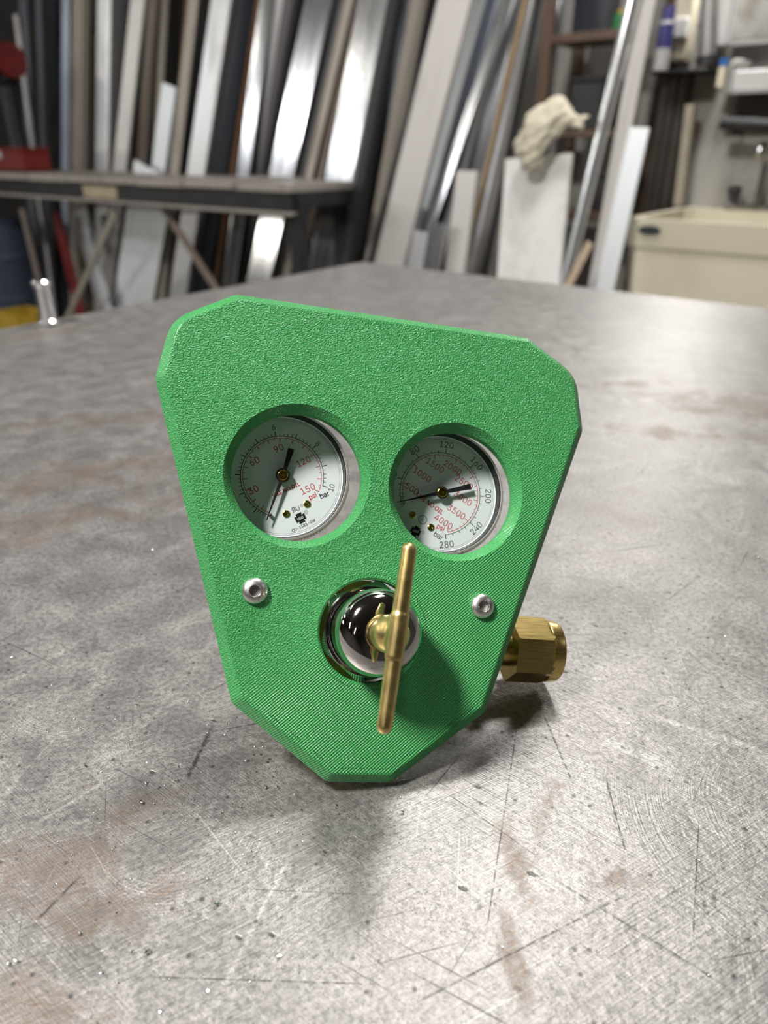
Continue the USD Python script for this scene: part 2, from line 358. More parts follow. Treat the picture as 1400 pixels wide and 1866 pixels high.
MAT['beige'] = paint('beige_paint', (0.50, 0.45, 0.35), 0.5, (0.25, 0.2, 0.15), 0.3, 8)
MAT['white_plastic'] = paint('white_plastic', (0.66, 0.65, 0.62), 0.4, (0.35, 0.33, 0.3), 0.3, 20)
MAT['light_grey'] = paint('light_grey_paint', (0.50, 0.50, 0.49), 0.45, (0.25, 0.24, 0.22), 0.4, 9)
MAT['dark_plastic'] = paint('dark_plastic', (0.03, 0.03, 0.032), 0.4, (0.06, 0.05, 0.05), 0.3, 20)
MAT['bench'] = metal('worn_bench_steel', (0.40, 0.365, 0.33), 0.5, 0.6, amount=0.5, scale=16)
MAT['red'] = paint('red_enamel', (0.17, 0.012, 0.010), 0.4, (0.05, 0.01, 0.01), 0.5, 20)
MAT['blue_plastic'] = paint('dark_blue_plastic', (0.035, 0.05, 0.085), 0.5, (0.02, 0.025, 0.03), 0.4, 14)
MAT['yellow'] = paint('yellow_plastic', (0.50, 0.34, 0.03), 0.5, (0.15, 0.1, 0.02), 0.5, 30)
MAT['bright_blue'] = paint('bright_blue_plastic', (0.02, 0.13, 0.42), 0.4, (0.02, 0.06, 0.2), 0.2, 30)
MAT['violet'] = paint('violet_blue_paint', (0.055, 0.05, 0.20), 0.35, (0.03, 0.03, 0.08), 0.3, 30)
MAT['greenp'] = paint('green_bottle', (0.02, 0.16, 0.05), 0.35, (0.01, 0.06, 0.02), 0.3, 30)
MAT['cloth'] = paint('cream_leather', (0.62, 0.57, 0.45), 0.85, (0.34, 0.29, 0.2), 0.45, 22, 0.3)
MAT['bare_chrome'] = plain('faucet_chrome', (0.42, 0.42, 0.42), 0.18, 1.0)
MAT['oval'] = plain('oval_badge', (0.08, 0.09, 0.095), 0.3, 0.6)
MAT['sticker'] = paint('yellowed_sticker', (0.42, 0.36, 0.24), 0.6, (0.2, 0.1, 0.08), 0.6, 60)
g = G(); MAT['mirror'] = g.bsdf('dusty_mirror', base_color=g.mixc(g.rng(g.noise(g.pos(), 14, 5, .65), .4, .65), (.62, .62, .60), (.40, .36, .30)), metallic=0.85, roughness=0.3)

# ------------------------------------------------------------------ the room
def struct(name, mesh, mat): return obj(name, mesh, mat, None, smooth=False, kind='structure', at=base_of(mesh))
SL, SR, DF = 7.4, -4.2, 7.5      # wall extents: left end, right end, depth of the room
struct('floor', wbox(SR, SL, -0.1, 0.0, -0.0, DF, 0), MAT['concrete'])
struct('ceiling', wbox(SR, SL, ROOM_H, ROOM_H + .1, -0.0, DF, 0), MAT['room'])
struct('wall_back', wbox(SR, SL, 0, ROOM_H, -0.1, 0.0, 0), MAT['plaster'])
struct('wall_left', wbox(SL, SL + .1, 0, ROOM_H, -0.1, DF, 0), MAT['room'])
struct('wall_right', wbox(SR - .1, SR, 0, ROOM_H, -0.1, DF, 0), MAT['room'])
struct('wall_front', wbox(SR, SL, 0, ROOM_H, DF, DF + .1, 0), MAT['room'])

# ------------------------------------------------------------------ the work table
P0, PL, PR = on_table(660, 477), on_table(107, 580), on_table(1400, 562)
dl = (PL - P0) / np.linalg.norm(PL - P0); dr = (PR - P0) / np.linalg.norm(PR - P0)
TL, TR = 2.25, 1.5
corners = [P0, P0 + dr * TR, P0 + dr * TR + dl * TL, P0 + dl * TL]
tc = sum(corners) / 4
table = thing('steel_table', 'large scratched grey steel work table the green gauge panel stands on', 'table', (tc[0], tc[1], 0))
def slab(poly, z0, z1, c):
    lo, hi = np.array(poly), np.array(Polygon(poly).buffer(-c, join_style=2).exterior.coords)[:-1]
    pts = [(x, y, z0 + c) for x, y in lo] + [(x, y, z1 - c) for x, y in lo] + [(x, y, z1) for x, y in hi] + [(x, y, z0) for x, y in hi]
    return tm(m3.Manifold.hull_points(np.array(pts, float)))
tp = [(c[0] - tc[0], c[1] - tc[1]) for c in corners]
obj('table_top', slab(tp, TABLE_Z - .016, TABLE_Z, .002), MAT['table'], table, smooth=False)
fr = Polygon(tp).buffer(-.07, join_style=2); ring = fr.difference(fr.buffer(-.05, join_style=2))
m = trimesh.creation.extrude_polygon(ring, .09, engine='earcut'); m.apply_translation([0, 0, TABLE_Z - .016 - .09])
obj('apron', m, MAT['black'], table, smooth=False)
for q in np.array(fr.buffer(-.03, join_style=2).exterior.coords)[:-1]:
    obj('leg', rbox(q[0] - .035, q[1] - .035, 0, q[0] + .035, q[1] + .035, TABLE_Z - .02, .004), MAT['black'], table, smooth=False)

# ------------------------------------------------------------------ the gauge panel: regulator behind a green plate
RV, TV = np.array([-0.14130951, -0.21039313, 0.07616997]), np.array([-3.33456711, 10.46271476, 295.52606208])
def rodrigues(r):
    t = np.linalg.norm(r); k = r / t; K = np.array([[0, -k[2], k[1]], [k[2], 0, -k[0]], [-k[1], k[0], 0]])
    return np.eye(3) + math.sin(t) * K + (1 - math.cos(t)) * K @ K
C3 = np.array([[1, 0, 0], [0, -math.sin(PITCH), math.cos(PITCH)], [0, -math.cos(PITCH), -math.sin(PITCH)]])
RW = C3 @ rodrigues(RV) @ np.diag([1.0, -1.0, -1.0])       # panel axes (right, up, towards the viewer) in the world
Y0 = 94.26                                                 # panel centre above its bottom edge, mm
org = CAM + (C3 @ TV) / 1000 - RW @ np.array([0, Y0, 0]) / 1000
PM = np.eye(4); PM[0, :3], PM[1, :3], PM[2, :3], PM[3, :3] = RW[:, 0], RW[:, 1], RW[:, 2], org
reg = thing('gauge_panel', 'green plastic gauge panel with two dials, chrome knob and brass T-handle on the table', 'pressure regulator', M=PM)
def mm(m):  # millimetres about the panel centre -> metres about its bottom edge
    m = tm(m).copy(); m.apply_translation([0, Y0, 0]); m.apply_scale(.001); return m

wv, hv = [64.7, 86.9, 90.26, 49.03, 11.8], [94.26, 81.03, 57.9, -66.8, -94.26]
outline = [(-wv[k], hv[k]) for k in range(5)] + [(wv[k], hv[k]) for k in reversed(range(5))]
def soften(P, which, r):
    out = []
    for i, p in enumerate(P):
        p = np.array(p, float); a, b = np.array(P[i - 1], float), np.array(P[(i + 1) % len(P)], float)
        rr = r if i in which else 0.7
        u, v = (a - p) / np.linalg.norm(a - p), (b - p) / np.linalg.norm(b - p)
        A, B = p + u * rr, p + v * rr
        for t in np.linspace(0, 1, 6): out.append((1 - t) ** 2 * A + 2 * t * (1 - t) * p + t * t * B)
    return np.array(out)
front = soften(outline, (1, 8), 6.0)
fp = Polygon(front)
def ringpts(off, z):
    q = np.array(fp.buffer(off, join_style=2, mitre_limit=3).exterior.coords)[:-1]; return np.c_[q, np.full(len(q), z)]
PT, BEV = 7.0, 4.0
plate = m3.Manifold.hull_points(np.vstack([ringpts(-.5, 0), ringpts(.15, -.25), ringpts(BEV - .4, -4.1), ringpts(BEV, -4.7), ringpts(BEV, -PT + .5), ringpts(BEV - .4, -PT)]))
def cone(x, y, z0, z1, r0, r1, n=128): return m3.Manifold.cylinder(z1 - z0, r0, r1, n).translate((x, y, z0))
HX, HY, KY = 33.97, 22.86, -38.4
for sx in (-1, 1):
    plate -= cone(sx * HX, HY, -PT - 1, -3.3, 26.9, 26.9) + cone(sx * HX, HY, -3.4, .3, 26.9, 30.3)
plate -= cone(0.3, KY, -PT - 1, .5, 20.9, 20.9) + cone(0.3, KY, -.9, .3, 20.9, 22.1)
SCX, SCY = 47.42, -25.32
obj('face_plate', mm(plate), MAT['green'], reg, smooth=25)
# row of print pinholes along the lower rim and round the knob
pin = []
dotted = list(np.array(Polygon(outline).buffer(-2.2, join_style=2).exterior.coords))
for a, b in zip(dotted[:-1], dotted[1:]):
    a, b = np.array(a), np.array(b); n = int(np.linalg.norm(b - a) / 1.05)
    for i in range(n):
        p = a + (b - a) * (i + .5) / n
        if p[1] < -50 and (p[0] > 0 or p[1] < -70): pin.append(p)
for i in range(150):
    w = 2 * math.pi * i / 150
    if -0.3 < w < 2.3 or 3.6 < w < 5.4: pin.append((0.3 + 23.4 * math.cos(w), KY + 23.4 * math.sin(w)))
pm = []
for p in pin:
    q = trimesh.creation.cylinder(.16 + .08 * random.random(), .06, sections=6); q.apply_translation([p[0], p[1], .0]); pm.append(q)
MAT['pinhole'] = plain('pinhole_shade', (0.006, 0.06, 0.016), 0.6)
obj('pinhole', mm(cat(*pm)), MAT['pinhole'], reg, smooth=False, kind='stuff')

# button head screws
for sx in (-1, 1):
    prof = [(0, -1), (4.9, -1), (5.15, 0), (5.25, .45)] + [(5.25 * math.cos(t) ** .8, .45 + 2.75 * math.sin(t)) for t in np.linspace(.08, 1.2, 14)] + [(0, 3.05)]
    head = m3.Manifold.revolve(m3.CrossSection([np.array(prof)]), 64)
    sock = m3.Manifold.cylinder(3, 2.31, 2.31, 6).rotate((0, 0, 12 * sx)).translate((0, 0, 1.0)) + m3.Manifold.cylinder(.6, 2.31, 2.75, 32).translate((0, 0, 2.75))
    s_ = obj('button_head_screw', mm((head - sock).translate((sx * SCX, SCY, 0))), MAT['screw_steel'], reg, smooth=35, label='silver hex socket screw %s of the chrome knob' % ('left' if sx < 0 else 'right'))

# ---- the gauges
def text(t, h, bold=False):
    m = meshkit.text_mesh(t, 1.0, .02, bold or (h < 2.35 and len(t) > 2)); m.apply_scale([.93, 1, 1]); b = m.bounds
    m.apply_translation([-(b[0, 0] + b[1, 0]) / 2, -(b[0, 1] + b[1, 1]) / 2, 0])
    cap = 1.0 if any(ch.isdigit() or ch.isupper() for ch in t) else 1.0
    m.apply_scale([h / cap, h / cap, 1]); return m
def lay(m, x, y, ang, z=.0, thick=.03):
    m = m.copy(); m.apply_scale([1, 1, thick / .02]); m.apply_transform(trimesh.transformations.rotation_matrix(math.radians(ang), [0, 0, 1])); m.apply_translation([x, y, z]); return m
def arc(r, w, a0, a1, n=140):
    t = np.radians(np.linspace(a0, a1, n)); o = np.c_[np.cos(t), np.sin(t)]
    return extr(Polygon(np.vstack([o * (r + w / 2), (o * (r - w / 2))[::-1]])))
def extr(poly, h=.02): return trimesh.creation.extrude_polygon(poly, h, engine='earcut')
def tick(a, r0, r1, w):
    m = extr(shapely.box(r0, -w / 2, r1, w / 2)); m.apply_transform(trimesh.transformations.rotation_matrix(math.radians(a), [0, 0, 1])); return m
def emblem(x, y, ang, s, letters_ang):
    """A black cross with flared arms and the letters USG cut out in white."""
    h = s / 2; arms = [Polygon([(-.42 * h, .0), (-.62 * h, h), (.62 * h, h), (.42 * h, 0)])]
    c = shapely.union_all([shapely.affinity.rotate(arms[0], 90 * k, origin=(0, 0)) for k in range(4)])
    bar_ = shapely.box(-h * 1.02, -.40 * h, h * 1.02, .40 * h)
    black = lay(cat(*[extr(q) for q in getattr(c.union(bar_), 'geoms', [c.union(bar_)])]), x, y, ang)
    return black, lay(text('USG', .46 * h, True), x, y, letters_ang, .012, .04)
def ring_text(x, y, r, w): m = extr(Polygon(shapely.Point(0, 0).buffer(r).exterior).difference(shapely.Point(0, 0).buffer(r - w))); m.apply_translation([x, y, 0]); return m
def reg_mark(x, y, ang, s): return cat(ring_text(x, y, s * .52, s * .09), lay(text('R', s * .5), x, y, ang))
def needle(tip, tail, wt, hub_r):
    tip, tail = np.array(tip), np.array(tail); d = (tip - tail) / np.linalg.norm(tip - tail); nn = np.array([-d[1], d[0]])
    poly = Polygon([tail + nn * wt / 2, tail - nn * wt / 2, -d * 2.2 - nn * wt * .30, d * 2.2 - nn * .85, tip - nn * .13, tip + nn * .13, d * 2.2 + nn * .85, -d * 2.2 + nn * wt * .30])
    return extr(poly.union(shapely.Point(0, 0).buffer(hub_r)), .35)

def gauge(cx, cy, label, black, red, black_arc, red_arc, bticks, rticks, tip, tail, rivets, pin_at, emb, hub_r, extras):
    """Built about the dial's centre, facing +z; the dial lies 18 mm behind the panel's face."""
    Z = -18.0
    def P(m): m = tm(m).copy(); m.apply_translation([cx, cy, Z]); return mm(m)
    case = lathe([(0, -17), (24.5, -17), (26.2, -15.5), (26.6, -14), (26.6, -1.2), (26.3, -1), (0, -1)], 96)
    c = obj('pressure_gauge', P(case), MAT['gauge_steel'], reg, smooth=40, label=label)
    obj('dial', P(lathe([(0, -.5), (26.4, -.5), (26.4, .35), (26.0, .02), (25.6, 0), (0, 0)], 96)), MAT['white_dial'], c, smooth=False)
    obj('bezel', P(lathe([(26.4, -1), (27.7, -1), (27.9, 3.6), (27.5, 4.1), (27.1, 4.1), (26.9, 3.6), (26.5, 0), (26.4, -1)], 128)), MAT['black_gloss'], c, smooth=40, label='glossy black bezel')
    # knurled rim of the clear cap
    n, prof = 260, [(27.9, -6), (29.0, -5.4), (29.3, -4.5), (29.3, 1.5), (29.0, 3.0), (28.3, 4.4), (27.5, 4.6), (27.3, 4.2), (27.9, 3.5)]
    V, F = [], []
    for k in range(n):
        w = 2 * math.pi * k / n; bump = .32 * (k % 2)
        for j, (r, z) in enumerate(prof): rr = r - (bump if 1 <= j <= 4 else 0); V.append((rr * math.cos(w), rr * math.sin(w), z))
    J = len(prof)
    for k in range(n):
        for j in range(J):
            a_, b_, c_, d_ = k * J + j, ((k + 1) % n) * J + j, ((k + 1) % n) * J + (j + 1) % J, k * J + (j + 1) % J
            F += [[a_, b_, c_], [a_, c_, d_]]
    obj('knurled_rim', P(trimesh.Trimesh(V, F, process=False)), MAT['smoky'], c, smooth=25, label='knurled smoky clear rim')
    obj('crystal', P(lathe([(0, 3.9), (27.2, 3.9), (27.2, 4.4), (0, 4.4)], 64)), MAT['crystal'], c, smooth=False, label='clear crystal')
    bk = [lay(text(t, h), x, y, a) for t, x, y, a, h in black] + [black_arc] + bticks + extras + [arc(25.0, .07, 0, 360, 200), arc(25.75, .10, 0, 360, 200)]
    bl, wl = emblem(*emb)
    obj('black_print', P(cat(*bk, bl)), MAT['black_ink'], c, smooth=False)
    obj('white_print', P(wl), MAT['white_ink'], c, smooth=False)
    obj('red_print', P(cat(*([lay(text(t, h), x, y, a) for t, x, y, a, h in red] + [red_arc] + rticks))), MAT['red_ink'], c, smooth=False, label='red psi scale and numbers')
    for x, y in rivets:
        r = lathe([(0, -.2), (1.65, -.2), (1.6, .25), (1.2, .5), (.8, .45), (.55, .25), (0, .22)], 32); r.apply_translation([x, y, 0]); obj('rivet', P(r), MAT['brass_rivet'], c, label='brass rivet')
    if pin_at:
        r = lathe([(0, -.2), (.8, -.2), (.8, 1.3), (.5, 1.6), (0, 1.6)], 24); r.apply_translation([*pin_at, 0]); obj('stop_pin', P(r), MAT['screw_steel'], c)
    nd = needle(tip, tail, 2.7, 2.9 * hub_r); nd.apply_translation([0, 0, 2.3]); obj('needle', P(nd), MAT['black_matt'], c, smooth=False, label='black needle')
    obj('needle_hub', P(lathe([(0, 0), (.7, 0), (.7, 2.3), (2.25, 2.5), (2.25, 3.0), (2.0, 3.15), (.55, 3.15), (.4, 2.95), (0, 2.95)], 40)), MAT['brass_rivet'], c, label='brass needle hub')
    st = trimesh.creation.cylinder(5.5, 14, sections=32); st.apply_translation([cx * .93, cy - 3, Z - 23]); obj('stem', mm(st), MAT['brass'], c)
    return c
A0, KB = 270.0, 27.8
ab = lambda bar: float(np.interp(bar, [0, 1, 2, 4, 6, 8, 10, 10.4], [255.5, 237, 209.5, 157.5, 104, 48.5, -8, -19.3]))
bt = [tick(ab(i / 5), 17.85, 20.1 if i % 5 == 0 else 19.05, .36 if i % 5 == 0 else .25) for i in range(0, 51)]
rt = [tick(ab(i * 5 / 14.504), 16.95, 15.1 if i % 2 == 0 else 16.0, .33 if i % 2 == 0 else .23) for i in range(0, 31)]
ru = text('R', 2.3); ru.apply_transform(np.diag([-1, 1, 1, 1])); ru.invert()
gauge(-39.24, 25.05, 'left pressure gauge with red scale up to 150 psi',
      [('6', -5.66, 21.2, 14, 2.5), ('8', 14.2, 16.1, -42, 2.4), ('10', 21.6, -2.9, 78, 2.2), ('2', -20.9, -9.6, 113, 2.4), ('4', -21.6, 9.0, 63, 2.4), ('bar', 18.8, -6.3, 28, 2.3), ('CU-2581-GW', 10.76, -20.5, 31, 1.25)],
      [('90', -2.66, 12.2, 30, 2.9), ('60', -12.5, 5.4, 32, 2.9), ('30', -11.9, -7.1, 32, 2.9), ('120', 8.5, 7.5, 32, 2.8), ('150', 11.3, -4.4, 31, 2.9), ('psi', 13.8, -7.6, 31, 2.1), ('USE NO OIL', 2.1, -5.7, 31, 1.75)],
      arc(17.85, .27, ab(10), ab(0)), arc(16.95, .25, ab(10.34), ab(0)), bt, rt,
      (-5.36, -20.16), (2.6, 11.98), [(2.96, -16.17), (11.47, -11.07)], (-3.72, -17.54), (9.11, -17.5, 31, 4.6, 31), 1.08,
      [lay(ru, 5.9, -14.2, 32), lay(text('U', 2.2), 7.6, -13.3, 32), reg_mark(9.2, -11.9, 32, 1.2), reg_mark(11.3, -14.7, 32, 1.7)])
A1, KC = 208.0, 1.03
ac = lambda bar: float(np.interp(bar, [0, 40, 80, 120, 160, 200, 240, 280], [196.5, 165.5, 126, 85.4, 44.4, 1.6, -39.5, -80]))
bt = [tick(ac(i * 10), 18.85, 20.9 if i % 4 == 0 else 20.0, .33 if i % 4 == 0 else .24) for i in range(0, 29)]
rt = [tick(ac(i * 100 / 14.504), 17.85, 15.9 if i % 5 == 0 else 16.9, .33 if i % 5 == 0 else .22) for i in range(0, 41)]
gauge(32.08, 24.48, 'right pressure gauge with red scale up to 4000 psi',
      [('80', -13.2, 18.7, 36, 2.9), ('120', 1.8, 22.8, -2, 2.9), ('160', 16.6, 15.6, -46, 2.9), ('200', 22.8, 0.9, -89, 2.8), ('240', 17.6, -14.4, 50, 2.8), ('280', 4.0, -22.9, 10, 2.9), ('40', -22.3, 5.6, 78, 2.8), ('bar', .1, -19.4, -28, 2.4)],
      [('500', -13.4, .8, -28, 2.9), ('1000', -9.0, 7.7, -28.5, 2.9), ('1500', -3.1, 12.6, -28, 2.9), ('2000', 5.2, 12.4, -28, 2.9), ('2500', 10.9, 6.1, -28, 2.9), ('3000', 10.75, -1.25, -28, 2.9), ('3500', 7.9, -7.8, -28, 2.9), ('4000', 2.1, -12.8, -28, 2.9), ('psi', .8, -15.8, -26, 2.2), ('USE NO OIL', -4.6, -5.2, -31, 2.0)],
      arc(18.85, .27, ac(280), ac(0)), arc(17.85, .27, ac(276), ac(0)), bt, rt,
      (-18.6, -5.79), (13.4, 4.11), [(-12.38, -11.03), (-3.71, -15.87)], (-17.0, -6.6), (-10.66, -18.2, -26, 4.5, -10), .98,
      [ring_text(-7.71, -12.75, 2.05, .24), lay(text('U', 1.5), -8.25, -12.35, -30), lay(text('L', 1.5), -7.1, -13.15, -30), reg_mark(-7.2, -18.4, -26, 1.2)])

# ---- regulator body, bonnet, handle, inlet
def RZ(prof, n=96): m = lathe(prof, n); m.apply_translation([0.0, KY, 0]); return m
body = cat(RZ([(0, -62), (15, -62), (17, -60), (17, -52), (21, -50), (21, -14), (0, -14)]))
obj('regulator_body', mm(body), MAT['brass_cast'], reg, smooth=40, label='brass regulator body behind the plate')
hexn = m3.Manifold.cylinder(14, 21.4, 21.4, 6).rotate((0, 0, 22)).translate((0, 0, -13)) ^ m3.Manifold.revolve(m3.CrossSection([np.array([(0, -14), (23, -14), (23, -3), (21.6, -1.9), (18.6, .2), (18.2, .5), (17.4, .5), (16.9, -.6), (0, -.6)])]), 160)
hexn = hexn.translate((.3, KY, -1.6))
obj('bonnet_nut', mm(hexn), MAT['chrome'], reg, smooth=20, label='chrome hex nut sunk in the plate')
dome = [(0, -6), (15.9, -6), (15.9, 1.6), (16.8, 2.6), (16.9, 16.5)] + [(16.9 - 9.4 * (1 - math.cos(t)), 16.5 + 9.5 * math.sin(t)) for t in np.linspace(.1, 1.45, 14)] + [(7.0, 26.1), (6.6, 25.8), (0, 25.8)]
obj('knob_bonnet', mm(RZ(dome, 128)), MAT['chrome'], reg, smooth=35, label='chrome domed bonnet')
# T-handle: a stem, a swelling hub and a bar with a knuckle, one casting
def ball(p, r, n=28): return m3.Manifold.sphere(r, n).translate(tuple(map(float, p)))
top, bot = np.array([3.1, 88.2 - Y0, 46.2]), np.array([-2.5, 22.8 - Y0, 46.2]); mid = (top + bot) / 2; ax = (top - bot) / np.linalg.norm(top - bot)
hub = np.array([0.0, KY, 37.5])
def capsule(a, b, ra, rb):
    d = b - a; L2 = float(d @ d); ax0, ay0, az0 = map(float, a); dx, dy, dz = map(float, d)
    def f(x, y, z):
        x -= ax0; y -= ay0; z -= az0; t = (x * dx + y * dy + z * dz) / L2; t = 0.0 if t < 0 else 1.0 if t > 1 else t
        x -= t * dx; y -= t * dy; z -= t * dz; return math.sqrt(x * x + y * y + z * z) - (ra + (rb - ra) * t)
    return f
zz_ = np.array([0, 0, 1.0])
sdf = [capsule(mid + ax * 6, top - ax * 2.8, 2.95, 2.75), capsule(mid - ax * 6, bot + ax * 2.8, 2.95, 2.75), capsule(mid + ax * 6.6, mid - ax * 6.6, 3.35, 3.35), capsule(hub - zz_ * 1.5, hub + zz_ * .8, 6.9, 6.7)]
def handle_sdf(x, y, z):
    r = sdf[0](x, y, z)
    for q in sdf[1:3]: r = min(r, q(x, y, z))
    b_ = sdf[3](x, y, z); k = 2.6; h_ = max(k - abs(r - b_), 0.0) / k
    return -(min(r, b_) - h_ * h_ * k * .25)
lo = np.minimum(top, bot) - 4; hi_ = np.maximum(top, bot) + 4; lo[0], hi_[0], lo[2] = -8.5, 8.5, 28.0; hi_[2] = 51.0
hm = tm(m3.Manifold.level_set(lambda x, y, z: handle_sdf(x, y, z), [*map(float, lo), *map(float, hi_)], .55))
hd_ = obj('t_handle', mm(hm), MAT['brass_cast'], reg, smooth=True, label='brass T-handle with a long bar')
col_ = m3.Manifold.revolve(m3.CrossSection([np.array([(0, 20), (3.6, 20), (3.6, 27), (5.6, 27.4), (5.9, 28.4), (5.9, 30.2), (5.3, 31), (5.0, 34), (0, 36)])]), 64).translate((0, KY, 0))
obj('collar', mm(col_), MAT['brass_cast'], hd_, smooth=35)
# inlet: stem and hex nut lying along the panel's x axis
NY, NZ = Y0 - 94.26 + (-43.4), -31.0
def RX(man): return man.rotate((0, 90, 0)).translate((0, NY, NZ))
nut = m3.Manifold.cylinder(18.9, 15.5, 15.5, 6).rotate((0, 0, 40)).translate((0, 0, 72)) ^ m3.Manifold.revolve(m3.CrossSection([np.array([(0, 71), (14.6, 71), (15.7, 73.0), (15.7, 88.2), (14.0, 91), (0, 91)])]), 96)
rimp = m3.Manifold.revolve(m3.CrossSection([np.array([(0, 89.5), (14.1, 89.5), (14.3, 90.2), (14.3, 94.4), (13.7, 95.4), (9.0, 95.4), (8.2, 94.8), (8.0, 91.0), (0, 91.0)])]), 96)
nt = obj('inlet_nut', mm(RX(nut)), MAT['brass'], reg, smooth=20, label='brass hex inlet nut sticking out at the right')
obj('rim', mm(RX(rimp)), MAT['brass'], nt, smooth=35)
stem = m3.Manifold.revolve(m3.CrossSection([np.array([(0, 15), (9.5, 15), (9.5, 56), (11.0, 57), (11.0, 62.0), (7.6, 62.5), (8.2, 72.2), (0, 72.2)])]), 64)
obj('inlet_stem', mm(RX(stem)), MAT['brass'], reg, smooth=30)
out = m3.Manifold.revolve(m3.CrossSection([np.array([(0, -48), (5.5, -48), (6.0, -47), (6.0, -34), (8.5, -33.5), (8.5, -16), (0, -16)])]), 48)
obj('outlet_stem', mm(RX(out)), MAT['brass'], reg, smooth=30)

# loose metal flecks strewn over the table, as one
flake = trimesh.creation.icosphere(0, 1.0); flake.apply_scale([.42e-3, .25e-3, .12e-3])
sh = UsdGeom.PointInstancer.Define(stage, path_for('metal_flecks'))
proto = UsdGeom.Xform.Define(stage, str(sh.GetPath()) + '/prototypes')
MAT['fleck'] = plain('bright_fleck', (0.85, 0.85, 0.84), 0.18, 1.0)
fl = obj('fleck', flake, MAT['fleck'], proto.GetPrim(), smooth=False)
sh.CreatePrototypesRel().SetTargets([fl.GetPath()])
pts, qs, scs = [], [], []
def fleck(u, v, big=1.0):
    ax_ = rng.normal(size=3) * np.array([.35, .35, 1]); a_ = rng.uniform(0, math.pi); ax_ /= np.linalg.norm(ax_)
    qs.append(Gf.Quath(math.cos(a_), *(float(x) for x in ax_ * math.sin(a_)))); k = float(big * rng.lognormal(-.25, .45)); pts.append(Gf.Vec3f(*map(float, on_table(u, v, TABLE_Z + .00044 * k)))); scs.append(Gf.Vec3f(k, k, k * .8))
for _ in range(640): fleck(rng.normal(310, 200), rng.normal(1420, 95), .85)
for _ in range(110): fleck(rng.uniform(0, 600), rng.uniform(1250, 1866))
for _ in range(120): fleck(rng.uniform(600, 1400), rng.uniform(1300, 1866), .7)
for _ in range(110): fleck(rng.uniform(0, 1400), rng.uniform(640, 1250), 1.2)
for u, v in ((185, 1772), (268, 1733), (30, 1750), (15, 1755), (395, 1645), (590, 1550)): fleck(u, v, 2.6)
sh.CreatePositionsAttr(pts); sh.CreateOrientationsAttr(qs); sh.CreateScalesAttr(scs); sh.CreateProtoIndicesAttr([0] * len(pts))
data(sh.GetPrim(), label='tiny bright metal flecks strewn over the steel table', category='metal flecks', kind='stuff')

# short polished tube standing at the table's far left edge
p = on_table(90, 592); r_ = .0125
t = thing('steel_spool', 'small shiny steel spool standing at the far left edge of the table', 'spool', p)
obj('barrel', lathe([(0, .001), (r_ * .86, .001), (r_ * .86, .061), (0, .061)], 32), MAT['polished'], t)
for z in (.0, .055): obj('flange', lathe([(0, z), (r_ * .9, z), (r_ * 1.12, z + .002), (r_ * 1.12, z + .006), (r_ * .9, z + .0085), (0, z + .0085)], 32), MAT['polished'], t)

# ------------------------------------------------------------------ bar stock leaning on the wall
def section(kind, w, th):
    if kind == 'flat': return shapely.box(-w / 2, 0, w / 2, th).buffer(-.0008).buffer(.0008, quad_segs=2)
    if kind == 'angle':
        t = max(.003, w * .1); return Polygon([(-w / 2, 0), (w / 2, 0), (w / 2, t), (-w / 2 + t, t), (-w / 2 + t, th), (-w / 2, th)])
    if kind == 'channel':
        t = max(.003, w * .08); return Polygon([(-w / 2, 0), (-w / 2, th), (-w / 2 + t, th), (-w / 2 + t, t), (w / 2 - t, t), (w / 2 - t, th), (w / 2, th), (w / 2, 0)])
    if kind == 'square':
        o = shapely.box(-w / 2, 0, w / 2, w).buffer(-w * .12).buffer(w * .12, quad_segs=3); i = shapely.box(-w / 2, 0, w / 2, w).buffer(-w * .1); return o.difference(i)
    if kind == 'round': return shapely.Point(0, w / 2).buffer(w / 2, quad_segs=8)
    if kind == 'pipe': return shapely.Point(0, w / 2).buffer(w / 2, quad_segs=8).difference(shapely.Point(0, w / 2).buffer(w * .38, quad_segs=8))
    if kind == 'ribbed':
        o = shapely.Point(0, w / 2).buffer(w * .44, quad_segs=8); return shapely.union_all([o] + [shapely.Point(w * .46 * math.cos(a), w / 2 + w * .46 * math.sin(a)).buffer(w * .06, quad_segs=2) for a in np.linspace(0, 2 * math.pi, 12, endpoint=False)])
TILT = .35 / 2.4
SOLID = []            # what a leaning bar must keep clear of
def solid(m):
    q = trimesh.Trimesh(m.vertices, m.faces); q.merge_vertices()
    r = m3.Manifold(m3.Mesh(np.asarray(q.vertices, np.float32), np.asarray(q.faces, np.uint32)))
    if r.status() != m3.Error.NoError or r.is_empty(): r = m3.Manifold.hull_points(np.asarray(q.vertices, float))
    return r, q.bounds
def clear_of(man, b):
    return all((b[0] > c[1] + .002).any() or (b[1] < c[0] - .002).any() or man.min_gap(o, .003) > .0012 for o, c in SOLID)
